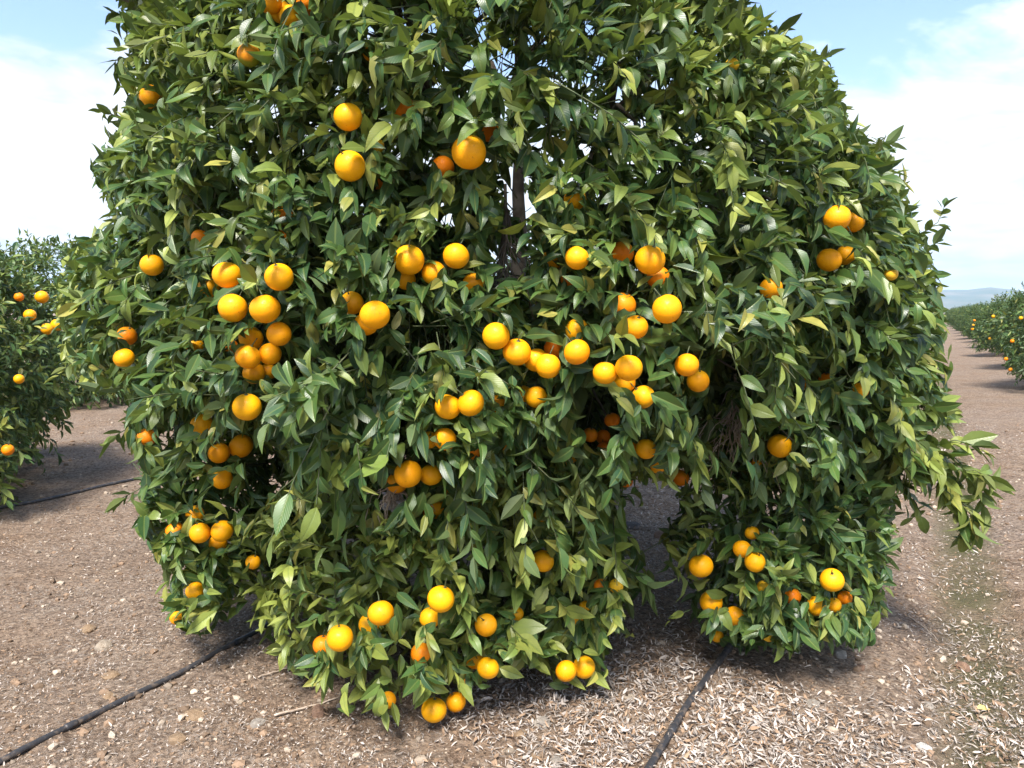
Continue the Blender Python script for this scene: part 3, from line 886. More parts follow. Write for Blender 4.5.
for (ox, oy, od, cr, c, rw, v_, r_) in OCC:
    hidden = v_ < 0.86
    for rep in range((5 if v_ < 0.72 else 3) if hidden else 1):
        side = rng.choice([-1, 1])
        if hidden:
            o0 = c + np.array([side * rw * rng.uniform(.4, 1.1), -rw * 1.15, rw * rng.uniform(.1, 1.3)])
            dd = unit(np.array([-side * rng.uniform(-.2, .7), -.35, -.5 + rng.normal(0, .35)]))
            cnt = 4
        else:
            o0 = c + np.array([rng.normal(0, .02), 0.02, rw + 0.05])
            dd = unit(np.array([rng.normal(0, .7), -0.6, -0.25 + rng.normal(0, .3)])); cnt = 6
        lv, _ = shoots_to_leaves(o0[None], dd[None], np.array([.09]), np.array([cnt]), np.array([[0, -.6, .5]]), np.array([rng.uniform(.15, .55)]), 0.9, 0.4)
        leaf_geo(G, stations=6, **take(lv, cull(lv)))
BR = [([(890, 455, 3.2), (925, 450, 3.15), (955, 458, 3.1), (978, 480, 3.08), (985, 505, 3.08)], 9), ([(905, 470, 3.2), (935, 472, 3.15), (952, 490, 3.12), (962, 515, 3.1), (966, 535, 3.1)], 9),
      ([(900, 480, 3.3), (912, 496, 3.25), (922, 515, 3.2)], 3), ([(920, 450, 3.2), (955, 440, 3.1), (985, 448, 3.05)], 7), ([(880, 420, 3.3), (915, 420, 3.25), (945, 418, 3.2)], 8),
      ([(925, 455, 3.2), (945, 470, 3.05), (975, 470, 3.0), (990, 478, 3.0)], 8), ([(930, 460, 3.2), (945, 490, 3.1), (972, 510, 3.05), (975, 530, 3.05)], 7)]
for pts, nl in BR:
    spray(G, [at(*q) for q in pts], nl, .62, 1.3)
spray(G, [at(885, 245, 3.3), at(915, 238, 3.35), at(938, 222, 3.35), at(945, 205, 3.35)], 7, .3, .85)
spray(G, [at(900, 262, 3.3), at(925, 250, 3.3), at(940, 240, 3.3)], 5, .3, .85)
spray(G, [at(840, 160, 3.1), at(875, 150, 3.1), at(897, 138, 3.1)], 6, .35, .9)
spray(G, [at(735, 60, 3.0), at(765, 40, 3.0), at(782, 30, 3.0)], 5, .35, 1.0)
spray(G, [at(790, 80, 3.0), at(815, 62, 3.0), at(828, 55, 3.0)], 5, .35, .9)
spray(G, [at(160, 40, 3.2), at(130, 20, 3.2), at(112, 10, 3.2)], 6, .25, .9)
spray(G, [at(160, 80, 3.2), at(128, 58, 3.2), at(115, 60, 3.2), at(118, 78, 3.2)], 4, .5, 1.0)
spray(G, [at(150, 135, 3.2), at(120, 118, 3.2), at(100, 108, 3.2)], 8, .3, .7)
spray(G, [at(150, 200, 3.2), at(118, 178, 3.2), at(97, 172, 3.2)], 5, .5, 1.0)
spray(G, [at(150, 260, 3.4), at(110, 250, 3.4), at(85, 240, 3.4)], 7, .5, 1.0)
spray(G, [at(120, 300, 3.6), at(90, 285, 3.6), at(68, 292, 3.6)], 7, .6, 1.0)
spray(G, [at(100, 350, 3.6), at(75, 360, 3.6), at(55, 375, 3.6)], 7, .6, .9)
spray(G, [at(150, 410, 3.1), at(125, 430, 3.1), at(108, 440, 3.1)], 6, .5, 1.0)
spray(G, [at(160, 470, 3.1), at(138, 490, 3.1), at(118, 500, 3.1)], 6, .5, .9)
spray(G, [at(620, 560, 2.8), at(640, 575, 2.8), at(652, 590, 2.8)], 5, .45, 1.0)
spray(G, [at(600, 500, 2.8), at(622, 495, 2.8), at(640, 492, 2.8)], 4, .6, .8)
spray(G, [at(560, 610, 2.9), at(572, 635, 2.85), at(578, 660, 2.85)], 6, .45, .9)
spray(G, [at(690, 610, 3.0), at(668, 618, 3.0)], 3, .3, .7)

crown_me = G.mesh('crown', [LEAF, GREENSTEM])
crown = link('crown', crown_me, tree); crown.location = -tree_inv
print('crown leaves', len(crown_me.polygons) // 10)

# wood
def local(o):
    o.location = -tree_inv
    return o
base = np.array([TREE[0], TREE[1], TZ - 0.05])
top = base + np.array([0.03, 0.0, 0.55])
g = Geo(); v, q, t = tube(np.array([base, base + [0, 0, .08], base + [.01, .01, .25], base + [.02, 0, .42], top]), [.15, .115, .095, .092, .10], 14); g.add(v, q, t)
local(link('trunk', g.mesh('trunk', [BARK]), tree))
limb_ends = [(-1.0, 3.6, 2.4), (-0.35, 3.0, 2.3), (0.35, 3.05, 2.2), (1.05, 3.7, 2.1), (0.05, 4.4, 2.8), (0.8, 4.8, 2.3), (-0.8, 4.8, 2.3)]
limb_pts = []
for e in limb_ends:
    p = bent(top - [0, 0, .06], e, 10, 0.05, 0.10)
    g = Geo(); v, q, t = tube(p, np.linspace(.065, .018, 10), 9); g.add(v, q, t)
    local(link('limb', g.mesh('limb', [BARK]), tree))
    limb_pts.append(p)
LP = np.concatenate(limb_pts)
nb = 0
for i in rng.permutation(len(Pm)):
    if nb == 96: break
    e = Pm[i] - Nm[i] * 0.12
    dd = np.linalg.norm(LP - e, axis=1) + np.where(LP[:, 2] > e[2] + 0.4, 0.3, 0)
    p = bent(LP[dd.argmin()], e, 6, 0.03, 0.06)
    px, py, dp = project(p)
    if any(((px - hx) ** 2 + (py - hy) ** 2 < (hr * .8) ** 2).any() for hx, hy, hr in HOLES[:1]): continue
    if (~inside(SIL, px, py) & (py > 0)).any() or (MAIN.f(p) > -.04).any() or not clear_of_fruit(np.repeat(p, 3, 0)[:, None] + rng.normal(0, .01, (len(p) * 3, 1, 3))).all(): continue
    g = Geo(); v, q, t = tube(p, np.linspace(.013, .004, 6), 6); g.add(v, q, t)
    local(link('branch', g.mesh('branch', [BARK]), tree)); nb += 1

# dead wood: two tangles of dry twigs and the sawn stub in the upper gap
def tangle(name, x, y, d, w, h, k, m, lean=(0, 0, -1)):
    g = Geo()
    c = at(x, y, d)
    st = np.array([c + [0, .02, h * .75], c + [.004, .01, h * .4], c + [-.003, 0, 0.], c + [0, 0, -h * .25]])
    v, q, t = tube(st, [.006, .005, .004, .002], 6); g.add(v, q, t)
    for _ in range(k):
        fr = rng.uniform(0, .68)
        p0 = c + np.array([0, fr * .02, h * fr])
        p1 = p0 + np.array([rng.normal(0, w * .85), rng.normal(-.01, .06), 0]) + np.array(lean) * h * rng.uniform(.4, 1.1)
        v, q, t = tube(bent(p0, p1, 7, .020), np.linspace(rng.uniform(.0018, .004), .001, 7), 4); g.add(v, q, t)
    return local(link(name, g.mesh(name, [m]), tree))
tag(tangle('dry_twigs', 735, 425, skin_depth(735, 425, 0) - 0.04, .12, .26, 60, DRYWOOD), 'pale bunch of dry twigs hanging on the right side')
tag(tangle('dry_twigs', 391, 500, skin_depth(391, 500, 0) - 0.06, .08, .13, 32, DRYWOOD), 'small bunch of dry twigs above the lower skirt')
tag(tangle('dry_twigs', 505, 262, skin_depth(505, 262, 0) + 0.05, .09, .32, 26, BARK), 'dark bare twigs under the central sky gap')
g = Geo()
dd = 2.95
v, q, t = tube([at(470, 112, dd + .1), at(486, 98, dd), at(494, 86, dd), at(492, 72, dd), at(490, 62, dd)], [.02, .021, .03, .022, .014], 9); g.add(v, q, t)
v, q, t = tube([at(494, 84, dd), at(512, 86, dd), at(528, 72, dd), at(534, 52, dd)], [.022, .018, .013, .010], 8); g.add(v, q, t)
for _ in range(16):
    a = at(rng.uniform(488, 530), rng.uniform(70, 95), dd)
    v, q, t = tube(bent(a, a + rng.normal(0, .09, 3), 5, .008), np.linspace(.003, .001, 5), 4); g.add(v, q, t)
tag(local(link('dead_branch', g.mesh('dead_branch', [DRYWOOD]), tree)), 'dead branch stub against the sky in the upper gap')
# ------------------------------------------------------------------ the other trees
def small_tree_mesh(seed, R, Hh, spacing, per, nl, stations, scale, young, stems, lobes=9):
    global rng
    keep = rng; rng = np.random.default_rng(seed)
    E = [((0, 0, Hh * .52), (R * .86, R * .86, Hh * .44), young)]
    for k in range(lobes):
        a = k / lobes * 6.28 + rng.normal(0, .3)
        E.append(((R * .54 * math.cos(a), R * .54 * math.sin(a), Hh * (.25 if k % 2 else rng.uniform(.4, .62))), (R * rng.uniform(.38, .5), R * rng.uniform(.38, .5), Hh * rng.uniform(.24, .30)), young + rng.normal(0, .1)))
    cr = Crown(E, 0.15, 1.7, seed)
    g = Geo()
    def filt(lv): return lv['base'][:, 2] > 0.06
    grow(g, cr, spacing, per, nl, view=False, stations=stations, scale=scale, stems=stems, filt=filt)
    grow(g, cr, spacing * 1.9, per, nl, view=False, shell=.3, stations=3, scale=scale * 1.3, stems=False, filt=filt)
    me = g.mesh('crown', [FARLEAF, GREENSTEM])
    w = Geo()
    v, q, t = tube([(0, 0, -.1), (.01, 0, .15), (.02, .01, .4), (0, .03, Hh * .5)], [.12, .085, .075, .05], 9); w.add(v, q, t)
    for k in range(6):
        a = k / 6 * 6.28 + rng.normal(0, .3)
        v, q, t = tube(bent((.02, .01, .38), (R * .6 * math.cos(a), R * .6 * math.sin(a), Hh * rng.uniform(.5, .8)), 6, .05), np.linspace(.045, .012, 6), 6); w.add(v, q, t)
    tm = w.mesh('trunk', [BARK])
    rng = keep
    return me, tm, cr

NEAR_A = small_tree_mesh(101, 1.65, 2.25, .20, 6, (7, 9), 6, 1.05, .26, True)
FAR_A = small_tree_mesh(202, 1.75, 2.15, .26, 6, (7, 9), 3, 1.15, .06, False)
FAR_B = small_tree_mesh(303, 1.75, 2.10, .26, 6, (7, 9), 3, 1.15, .02, False)
FAR_C = small_tree_mesh(404, 1.9, 2.35, .26, 6, (7, 9), 3, 1.15, .10, False)

def plant(kind, x, y, rz, s, label, group=None):
    me, tm, cr = kind
    o = empty('orange_tree', (x, y, float(gz(x, y)) - .02), label, 'tree', group)
    o.rotation_euler.z = rz; o.scale = (s, s, s)
    for nm, d in (('crown', me), ('trunk', tm)):
        c = bpy.data.objects.new(nm, d); COL.objects.link(c); c.parent = o
    return o

def rowpos(n, u):
    return n * N + u * U

left = plant(NEAR_A, -4.96, 5.75, 0.6, 0.96, 'dark green orange tree cut by the left edge, across bare soil from the large one')
left.location.z -= .16
k = 0
for u in (9.4, 15.0, 20.6, 26.5, 33, 40, 48, 57):
    p = rowpos(2.05, u)
    plant((FAR_C, FAR_A, FAR_B)[k % 3], p[0], p[1], k * 1.7, 1.14 if u < 10 else 1.05,
          'orange tree directly behind the large one in its row, seen past its right side' if k == 0 else 'orange tree farther down the row behind the large one, mostly hidden by it',
          None if k == 0 else 'trees of the row behind the large tree')
    k += 1
RIGHT_ROW = (16.9, 22.6, 28.6, 34.8, 41.0, 46, 52, 58, 65, 73, 82, 92, 104)
RL = ['orange tree at the right edge beside the far path, nearest of its row',
      'second orange tree of the row beside the far path, next to the nearest one',
      'third orange tree of the row beside the far path, where the path narrows']
for i, u in enumerate(RIGHT_ROW):
    p = rowpos(-3.0, u)
    plant((FAR_A, FAR_B, FAR_C)[i % 3], p[0], p[1], 1.1 + i * 2.3, (1.0, .88, .82, .76)[min(i, 3)], RL[i] if i < 3 else 'distant orange tree small at the end of the row beside the path', None if i < 3 else 'distant trees of the row beside the path')
for i, u in enumerate((24, 30, 36, 43, 51, 60, 72)):
    p = rowpos(-8.4, u)
    plant((FAR_B, FAR_C, FAR_A)[i % 3], p[0], p[1], i * 1.3, .76, 'orange tree in the row beyond the one at the right edge', 'trees of the row beyond the right one')
for i, u in enumerate((9.4, 15.0, 20.6, 26.4)):
    p = rowpos(7.3, u)
    plant((FAR_B, FAR_C, FAR_A)[i % 3], p[0], p[1], i * 2.1 + .4, 1.05,
          'low orange tree beyond the left soil strip, under the large tree\'s left branch' if i == 0 else 'orange tree of the left row, mostly hidden behind the large one',
          None if i == 0 else 'trees of the left row behind the large tree')
for i, u in enumerate((3.0, 8.2, 13.6, 19, 25)):
    p = rowpos(12.6, u)
    plant((FAR_C, FAR_A, FAR_B)[i % 3], p[0], p[1], i * 1.9 + .9, 1.2, 'far orange tree across two alleys, low behind the gap beside the left tree', 'far trees across two alleys on the left')

# fruit on the other trees, each hung on the skin of the crown that carries it
LOW = {k: fruit_mesh('orange', PEELS[k], 0.95, 0.03, 14) for k in 'omdy'}
bpy.context.view_layer.update()
def hang(x, y, r, kind, label, group, tree_o, cr, dmax=60):
    mw = np.array(tree_o.matrix_world); inv = np.linalg.inv(mw)
    ds = np.arange(3.0, dmax, 0.03)
    pts = CAM + ds[:, None] * ray(x, y)
    loc = pts @ inv[:3, :3].T + inv[:3, 3]
    near = np.linalg.norm(loc[:, :2], axis=1) < 3
    if not near.any():
        print('no crown for fruit', x, y, label); return
    ds, pts, loc = ds[near], pts[near], loc[near]
    f = cr.f(loc)
    h = np.nonzero(f < 0.13)[0]
    i = h[0] if len(h) else f.argmin()
    q = loc[i][None]
    for _ in range(3): q = q - cr.grad(q) * np.maximum(cr.f(q) - .12, 0)[:, None]
    q[:, 2] = np.maximum(q[:, 2], .12)
    pts[i] = q[0] @ mw[:3, :3].T + mw[:3, 3]
    rw = min(max(r * ds[i] / F, .034), .05)
    o = bpy.data.objects.new('orange', LOW[kind]); COL.objects.link(o)
    o.location = pts[i]; o.scale = (rw / .04,) * 3; o.rotation_euler = (rng.normal(0, .3), rng.normal(0, .3), rng.uniform(0, 6))
    tag(o, label, 'orange', group)
    c = bpy.data.objects.new('calyx', CALYX); COL.objects.link(c); c.parent = o
gl = 'oranges hanging in the left tree'
lt = lambda x, y, r, kd, lab: hang(x, y, r, kd, lab, gl, left, NEAR_A[2])
lt(42, 297, 7, 'o', 'largest bright orange in the tree at the left edge, above a row of smaller ones')
lt(30, 315, 6, 'm', 'orange in the left tree just below and left of its largest one')
lt(57, 325, 6, 'm', 'right orange of the touching pair in the left tree')
lt(47, 329, 6, 'm', 'left orange of the touching pair in the left tree')
lt(19, 297, 3, 'd', 'tiny dull orange in the left tree, left of its largest one')
lt(19, 379, 4, 'm', 'small orange halfway down the left tree')
lt(8, 450, 6, 'd', 'deep orange fruit low in the left tree close to the photo edge')
# fruit low on the large tree's left side branch, and on the trees beside the far path
def far_fruits():
    trees = [o for o in bpy.data.objects if o.name.startswith('orange_tree') and o.get('label') in RL]
    kinds = (FAR_A, FAR_B, FAR_C)
    by = {o['label']: (o, kinds[RL.index(o['label'])]) for o in trees}
    rows = [
        (0, [(1006, 359, 2.2), (1010, 370, 2.4), (1021, 318, 2), (1012, 341, 1.5)]),
        (1, [(993, 316, 2.2), (985, 341, 1.6), (983, 322, 1.5)]),
        (2, [(973, 325, 1.5), (967, 330, 1.8), (962, 318, 1.5)]),
    ]
    where = ['speck of ripe orange in the tree at the right edge beside the path', 'speck of ripe orange in the second tree beside the far path', 'speck of ripe orange in the third tree beside the far path']
    for i, pts in rows:
        o, kd = by[RL[i]]
        for (x, y, r) in pts:
            hang(x, y, r * .8, 'm' if x % 2 else 'd', where[i], 'oranges of ' + ('the tree at the right edge', 'the second tree by the path', 'the third tree by the path')[i], o, kd[2], 60)
far_fruits()

# ------------------------------------------------------------------ things on the ground
def stone_mesh(seed, m):
    r = np.random.default_rng(seed)
    bm = bmesh.new()
    bmesh.ops.create_icosphere(bm, subdivisions=4, radius=1)
    V = np.array([v.co[:] for v in bm.verts])
    d = 1 + .16 * noise3(V * 1.2, seed) + .07 * noise3(V * 2.9, seed + 1) + .03 * noise3(V * 7, seed + 2)
    for _ in range(6):
        n = unit(r.normal(0, 1, 3)); c = r.uniform(.72, .92)
        k = V @ n * d; d = np.where(k > c, d * (c + (k - c) * .25) / np.maximum(k, 1e-3), d)
    V = V * d[:, None]
    for v, p in zip(bm.verts, V): v.co = p
    me = bpy.data.meshes.new('stone'); bm.to_mesh(me); bm.free()
    for p in me.polygons: p.use_smooth = True
    me.materials.append(m)
    return me
def stone_mat(name, a, b):
    m, nt, p = mat(name)
    co = nt.nodes.new('ShaderNodeTexCoord').outputs['Object']
    n1 = tex_noise(nt, co, 1.6, 5); n2 = tex_noise(nt, co, 9, 5, .7)
    c = mixc(nt, ramp(nt, n1, [(.35, 0.), (.65, 1.)]), a, b)
    c = mixc(nt, ramp(nt, n2, [(.58, 0.), (.7, .5)]), c, (.16, .11, .075))
    nt.links.new(c, p.inputs['Base Color']); p.inputs['Roughness'].default_value = .9
    bump(nt, p, mathn(nt, 'ADD', n1, n2), .6, .08)
    return m
SM = {'pale': stone_mat('pale_stone', (.34, .27, .20), (.48, .40, .31)), 'tan': stone_mat('tan_stone', (.29, .19, .11), (.38, .265, .165)),
      'brown': stone_mat('brown_stone', (.22, .13, .085), (.32, .19, .12)), 'white': stone_mat('white_stone', (.55, .52, .47), (.7, .67, .62)), 'dark': stone_mat('dark_stone', (.10, .085, .08), (.17, .14, .125)),
      'grey': stone_mat('grey_stone', (.30, .26, .22), (.40, .35, .29))}
STONES = [
    (102, 646, 8, 7, 'pale', 'pale round stone on the soil left of the tree, above the left hose'),
    (86, 629, 7, 5, 'tan', 'orange-brown stone just behind the pale round one left of the tree'),
    (108, 676, 8, 4, 'tan', 'flat buff stone between the pale round one and the left hose'),
    (107, 696, 6, 4, 'tan', 'yellowish flat stone close above the left hose'),
    (175, 740, 10, 7, 'tan', 'rounded tan stone below the left hose near the bottom edge'),
    (193, 716, 10, 5, 'tan', 'flat yellowish stone beside the left hose, uphill of the rounded tan one'),
    (240, 702, 5, 4, 'pale', 'small whitish stone to the left of the pale fallen stick'),
    (256, 724, 8, 6, 'grey', 'greyish stone half sunk below the pale fallen sticks'),
    (318, 711, 7, 9, 'brown', 'upright reddish brown stone under the lower skirt of the tree'),
    (543, 724, 9, 6, 'grey', 'rounded grey stone in front of the tree near the bottom edge'),
    (520, 735, 8, 5, 'tan', 'tan flat stone left of the rounded grey one'),
    (537, 756, 5, 4, 'tan', 'small tan stone below the rounded grey one at the bottom edge'),
    (556, 762, 8, 5, 'grey', 'dull flat stone cut by the bottom edge in front of the tree'),
    (629, 699, 7, 5, 'pale', 'buff stone lying in pale mulch left of the right hose'),
    (627, 652, 6, 4, 'pale', 'pale stone under the right leaves of the lower skirt'),
    (630, 526, 12, 5, 'dark', 'dark flat stone in shade in the opening under the tree'),
    (663, 536, 9, 6, 'brown', 'brown clod in shade in the opening, left of the right skirt'),
    (815, 705, 9, 5, 'grey', 'pale flat stone half sunk in the mulch right of the right hose'),
    (842, 655, 8, 6, 'grey', 'grey stone at the foot of the right skirt'),
    (926, 749, 8, 4, 'white', 'white flat stone on bare soil at the lower right'),
    (964, 667, 7, 6, 'brown', 'brown clod on the soil at the right, left of the mossy wheel track'),
    (862, 668, 6, 4, 'brown', 'reddish brown clod just right of the grey stone by the right skirt'),
    (930, 706, 5, 4, 'grey', 'small grey stone between the white flat one and the brown clod at the right'),
]
for i, (x, y, a, b, mk, lab) in enumerate(STONES):
    p = ground_at(x, y + b * .5); d = project(p[None])[2][0]
    w = a * d / F; h = b * d / F * .9
    o = link('stone', stone_mesh(500 + i, SM[mk]), None, p + np.array([0, w * .5, h * .12]))
    o.scale = (w, w * rng.uniform(.75, 1.05), h); o.rotation_euler = (rng.normal(0, .12), rng.normal(0, .12), rng.uniform(0, 6))
    tag(o, lab, 'stone', 'stones on the orchard soil')

# irrigation hoses
def hose_mat():
    m, nt, p = mat('black_polythene')
    co = nt.nodes.new('ShaderNodeTexCoord').outputs['Object']
    n = tex_noise(nt, co, 9, 5)
    d = ramp(nt, tex_noise(nt, co, 40, 4), [(.5, 0.), (.72, .8)])
    c = mixc(nt, n, (.018, .019, .024), (.05, .05, .055))
    nt.links.new(mixc(nt, d, c, (.17, .13, .10)), p.inputs['Base Color'])
    p.inputs['Roughness'].default_value = .5
    return m
HOSE = hose_mat()
hose_paths = []
def hose(pts, r, label):
    g3 = np.array([ground_at(*p) for p in pts])
    s = np.concatenate([[0], np.cumsum(np.linalg.norm(np.diff(g3, axis=0), axis=1))])
    k = max(30, int(s[-1] / .05))
    tt = np.linspace(0, s[-1], k)
    x = np.interp(tt, s, g3[:, 0]); y = np.interp(tt, s, g3[:, 1])
    ker = np.ones(9) / 9
    xs = np.convolve(np.pad(x, 4, 'edge'), ker, 'valid'); ys = np.convolve(np.pad(y, 4, 'edge'), ker, 'valid')
    xs = xs + .012 * noise2(tt * 1.7, tt * 0, 77)
    z = gz(xs, ys) + r * .95
    z = np.convolve(np.pad(z, 2, 'edge'), np.ones(5) / 5, 'valid')
    P = np.stack([xs, ys, z], -1); hose_paths.append(P)
    g = Geo(); v, q, t = tube(P, r, 10); g.add(v, q, t)
    # drip emitters swell the hose every half metre
    o = link('irrigation_hose', g.mesh('irrigation_hose', [HOSE]))
    for i in range(8, k - 2, 14):
        e = Geo(); dv = unit(P[i + 1] - P[i])
        v, q, t = tube([P[i] - dv * .022, P[i] - dv * .016, P[i] + dv * .016, P[i] + dv * .022], [r * 1.01, r * 1.22, r * 1.22, r * 1.01], 10); e.add(v, q, t)
        link('emitter', e.mesh('emitter', [HOSE]), o)
    tag(o, label, 'hose', 'black irrigation hoses')
hose([(-60, 800), (0, 763), (60, 733), (120, 702), (170, 681), (233, 648), (275, 622), (330, 590)], .0105, 'black irrigation hose running over the soil at the lower left into the tree')
hose([(630, 800), (655, 762), (678, 722), (700, 690), (718, 668), (732, 648), (752, 620), (780, 585)], .0125, 'black irrigation hose running up from the bottom edge to the right skirt')
hose([(-40, 517), (20, 507), (60, 497), (95, 489), (118, 484), (150, 478)], .0115, 'thin black irrigation hose crossing the soil beside the left tree')

# fallen sticks and leaf
def stick(pts, r, m, label):
    P = np.array([ground_at(*p) for p in pts]); P[:, 2] += r + .004
    k = np.linspace(0, 1, 12); t = np.linspace(0, 1, len(P))
    P = np.stack([np.interp(k, t, P[:, i]) for i in range(3)], -1) + rng.normal(0, .003, (12, 3)) * [1, 1, .3]
    g = Geo(); v, q, tt = tube(P, np.linspace(r, r * .55, 12), 7); g.add(v, q, tt)
    tag(link('fallen_stick', g.mesh('fallen_stick', [m])), label, 'stick', 'fallen sticks')
stick([(258, 679), (275, 674), (292, 668)], .0035, DRYWOOD, 'short pale stick on the soil left of the lower skirt')
stick([(274, 717), (305, 710), (340, 699)], .0045, DRYWOOD, 'longer pale stick running under the lower skirt beside the brown stone')
stick([(585, 729), (598, 708), (616, 690)], .0045, BARK, 'dark twig on the mulch below the bottom pair of oranges')
stick([(908, 616), (925, 630), (937, 640)], .0032, DRYWOOD, 'thin twig on the soil right of the right skirt')
def dry_leaf_mat(name, a, b):
    m, nt, p = mat(name)
    tint = nd(nt, 'ShaderNodeVertexColor', layer_name='tint').outputs[0]
    co = nt.nodes.new('ShaderNodeTexCoord').outputs['Object']
    nt.links.new(mixc(nt, mathn(nt, 'MULTIPLY', tex_noise(nt, co, 60, 3), .5), tint, (.22, .16, .11)), p.inputs['Base Color'])
    p.inputs['Roughness'].default_value = .85; p.inputs['Specular IOR Level'].default_value = .2
    return m
DRY = dry_leaf_mat('dry_leaf', None, None)
g = Geo()
p = ground_at(987, 712)
leaf_geo(g, np.array([p + [-.04, 0, .012]]), np.array([[.95, .2, 0.03]]), np.array([[0, -.2, 1.]]), np.array([.075]), np.array([.032]), np.array([.4]), np.array([.5]), np.array([[.62, .50, .16]]), 6)
tag(link('fallen_leaf', g.mesh('fallen_leaf', [DRY])), 'yellow fallen leaf lying on bare soil at the lower right', 'leaf')

# shredded dry leaf mulch and gravel: nobody could count them
def litter(n, name, kind):
    th = np.radians(rng.uniform(-46, 46, n * 4)); r = np.exp(rng.uniform(math.log(1.6), math.log(12), n * 4))
    x, y = r * np.sin(th), r * np.cos(th)
    a, u = across(x, y), along(x, y)
    f = .30 + .55 * noise2(x * 1.5, y * 1.5, 41) + .4 * noise2(x * 4.2, y * 4.2, 42) + .25 * noise2(x * 10, y * 10, 43)
    if kind == 'mulch':
        f = f + .75 * np.exp(-((x - .95) / .75) ** 2 - ((y - 2.5) / .55) ** 2) + .6 * np.exp(-((x - .4) / .45) ** 2 - ((y - 2.8) / .6) ** 2) + .22 * np.exp(-((a - 1.9) / .9) ** 2)
        f = f - .5 * np.exp(-((x - 1.15) / .35) ** 2 - ((y - 3.1) / .25) ** 2) - .05 * (x < -.4)
    else:
        f = .6 + .5 * noise2(x * 2, y * 2, 51)
    k = rng.uniform(0, 1, len(x)) < np.clip(f, .03, 1)
    k = np.nonzero(k)[0][:n]
    return x[k], y[k], r[k]
x, y, r = litter(110000, 'mulch', 'mulch')
off = np.full(len(x), 9.0)
for P in hose_paths:
    for q in P[::2]:
        off = np.minimum(off, np.hypot(x - q[0], y - q[1]))
k = (off > .045) | (rng.uniform(0, 1, len(x)) < .12)
x, y, r = x[k], y[k], r[k]
n = len(x)
g = Geo()
col = np.array([.50, .45, .41]) * rng.uniform(.45, 1.35, (n, 1))
brown = rng.uniform(0, 1, n) < .30
col[brown] = np.array([.30, .20, .13]) * rng.uniform(.6, 1.4, (brown.sum(), 1))
ang = rng.uniform(0, 6.28, n)
thick = np.clip(.45 + .8 * np.exp(-((x - .95) / .8) ** 2 - ((y - 2.5) / .7) ** 2) + .25 * (x > -.3), .45, 1)
ln = rng.uniform(.007, .036, n) * thick * np.where(rng.uniform(0, 1, n) < .06, 1.5, 1) * (1 + r * .05); wd = np.maximum(ln * rng.uniform(.10, .32, n), .0022)
dirn = np.stack([np.cos(ang), np.sin(ang), rng.normal(0.05, .22, n)], -1)
nrm = np.stack([rng.normal(0, .45, n), rng.normal(0, .45, n), np.ones(n)], -1)
base = np.stack([x, y, gz(x, y) + rng.uniform(.003, .016, n)], -1)
leaf_geo(g, base, dirn, nrm, ln, wd, rng.normal(.5, .4, n), rng.normal(.3, 1.2, n), col, 4)
tag(link('dry_leaf_mulch', g.mesh('dry_leaf_mulch', [DRY])), 'pale shredded dry leaves scattered thickly over the soil', 'mulch', kind='stuff')

x, y, r = litter(38000, 'gravel', 'gravel')
n = len(x)
bm = bmesh.new(); bmesh.ops.create_icosphere(bm, subdivisions=1, radius=1)
iv = np.array([v.co[:] for v in bm.verts]); it = np.array([[v.index for v in f.verts] for f in bm.faces]); bm.free()
sz = (.0028 * np.exp(rng.normal(0, .72, n))).clip(.0015, .019) * (1 + r * .05)
V = iv[None] * (1 + rng.normal(0, .16, (n, len(iv), 1)))
V = V * (sz[:, None] * np.stack([np.ones(n), rng.uniform(.6, 1, n), rng.uniform(.45, .8, n)], -1))[:, None]
a = rng.uniform(0, 6.28, n)[:, None]
V = np.stack([V[..., 0] * np.cos(a) - V[..., 1] * np.sin(a), V[..., 0] * np.sin(a) + V[..., 1] * np.cos(a), V[..., 2]], -1)
V = V + np.stack([x, y, gz(x, y) + sz * .2], -1)[:, None]
T = (np.arange(n) * len(iv))[:, None, None] + it[None]
c = np.where(rng.uniform(0, 1, (n, 1)) < .35, np.array([[.40, .33, .26]]), np.array([[.21, .138, .09]])) * rng.uniform(.45, 1.4, (n, 1))
me = mesh_np('gravel', V.reshape(-1, 3), np.zeros((0, 4)), T.reshape(-1, 3), col=np.repeat(c, len(iv), 0), uv=None, mats=[DRY], smooth=False)
tag(link('gravel', me), 'small clods and pebbles strewn over the soil', 'gravel', kind='stuff')

# ------------------------------------------------------------------ air
bm = bmesh.new(); bmesh.ops.create_cube(bm, size=1)
me = bpy.data.meshes.new('haze'); bm.to_mesh(me); bm.free()
hz = link('haze', me, None, (0, 0, 145)); hz.scale = (10800, 10800, 300)
m = bpy.data.materials.new('haze'); m.use_nodes = True; nt = m.node_tree; nt.nodes.clear()
out = nt.nodes.new('ShaderNodeOutputMaterial'); pv = nt.nodes.new('ShaderNodeVolumePrincipled')
pv.inputs['Color'].default_value = (.55, .77, 1, 1); pv.inputs['Density'].default_value = HAZE
pv.inputs['Anisotropy'].default_value = 0.1
nt.links.new(pv.outputs[0], out.inputs['Volume'])
me.materials.append(m)
tag(hz, 'thin blue haze that fades the far hills', 'haze', kind='stuff')

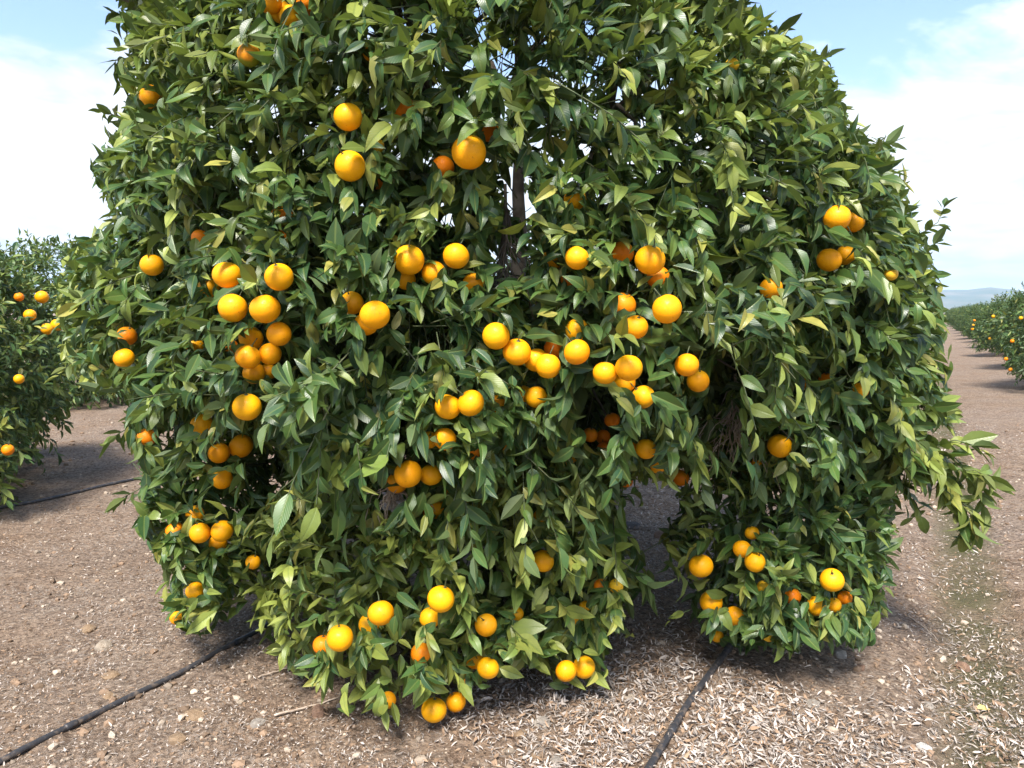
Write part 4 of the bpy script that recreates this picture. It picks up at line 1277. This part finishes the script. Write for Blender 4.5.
# ------------------------------------------------------------------ sky, sun, camera
world = bpy.data.worlds.new('World'); scene.world = world; world.use_nodes = True
nt = world.node_tree; L = nt.links.new
bg = nt.nodes['Background']; bg.inputs[1].default_value = SKY
sky = nt.nodes.new('ShaderNodeTexSky'); sky.sky_type = 'NISHITA'; sky.sun_disc = False
sky.sun_elevation = math.radians(SUN_EL); sky.sun_rotation = math.radians(SUN_AZ)
sky.air_density = 1.0; sky.dust_density = 1.0; sky.ozone_density = 1.2
tc = nt.nodes.new('ShaderNodeTexCoord').outputs['Generated']
s = nt.nodes.new('ShaderNodeSeparateXYZ'); L(tc, s.inputs[0])
zz = mathn(nt, 'ADD', mathn(nt, 'MAXIMUM', s.outputs[2], 0), .16)
cv = nt.nodes.new('ShaderNodeCombineXYZ')
L(mathn(nt, 'DIVIDE', s.outputs[0], zz), cv.inputs[0]); L(mathn(nt, 'DIVIDE', s.outputs[1], zz), cv.inputs[1])
cv.inputs[2].default_value = CLOUD_SEED
n1 = tex_noise(nt, cv.outputs[0], 0.75, 6, .55, .4)
n2 = tex_noise(nt, cv.outputs[0], 2.6, 6, .6, .3)
f = mathn(nt, 'ADD', n1, mathn(nt, 'MULTIPLY', mathn(nt, 'SUBTRACT', n2, .5), .55))
f = mathn(nt, 'ADD', f, mathn(nt, 'MULTIPLY', mathn(nt, 'SUBTRACT', .285, s.outputs[2]), CLOUD_TILT))   # thicker cloud low down
mask = ramp(nt, f, [(.43, 0.0), (.53, .7), (.64, 1.0)])
under = ramp(nt, n2, [(.3, 0.52), (.66, 1.0)])
cl = nt.nodes.new('ShaderNodeVectorMath'); cl.operation = 'SCALE'
cc = nt.nodes.new('ShaderNodeCombineColor')
for i, k in enumerate(CLOUD): cc.inputs[i].default_value = k
L(cc.outputs[0], cl.inputs[0]); L(under, cl.inputs['Scale'])
L(mixc(nt, mask, sky.outputs[0], cl.outputs[0]), bg.inputs[0])

sun = bpy.data.lights.new('sun', 'SUN'); sun.energy = SUN; sun.angle = math.radians(SUN_ANGLE); sun.color = (1, .95, .87)
so = bpy.data.objects.new('sun', sun); COL.objects.link(so)
el, az = math.radians(SUN_EL), math.radians(SUN_AZ)
from mathutils import Vector
to_sun = Vector((math.sin(az) * math.cos(el), math.cos(az) * math.cos(el), math.sin(el)))
so.rotation_euler = to_sun.to_track_quat('Z', 'Y').to_euler(); so.location = to_sun * 30

cam = bpy.data.cameras.new('camera'); co = bpy.data.objects.new('camera', cam); COL.objects.link(co)
co.location = CAM; co.rotation_euler = (math.pi / 2 - PITCH, 0, 0)
cam.sensor_width = 36; cam.lens = F / W * 36; cam.clip_start = .05; cam.clip_end = 20000
scene.camera = co
scene.view_settings.view_transform = 'Standard'; scene.view_settings.look = 'None'
scene.view_settings.exposure = EXPOSURE; scene.view_settings.gamma = 1; scene.view_settings.use_curve_mapping = False
scene.render.engine = 'CYCLES'
scene.cycles.max_bounces = 6; scene.cycles.diffuse_bounces = 3; scene.cycles.glossy_bounces = 2; scene.cycles.transmission_bounces = 3; scene.cycles.volume_bounces = 1
scene.cycles.use_denoising = True
scene.render.resolution_x, scene.render.resolution_y = W, H
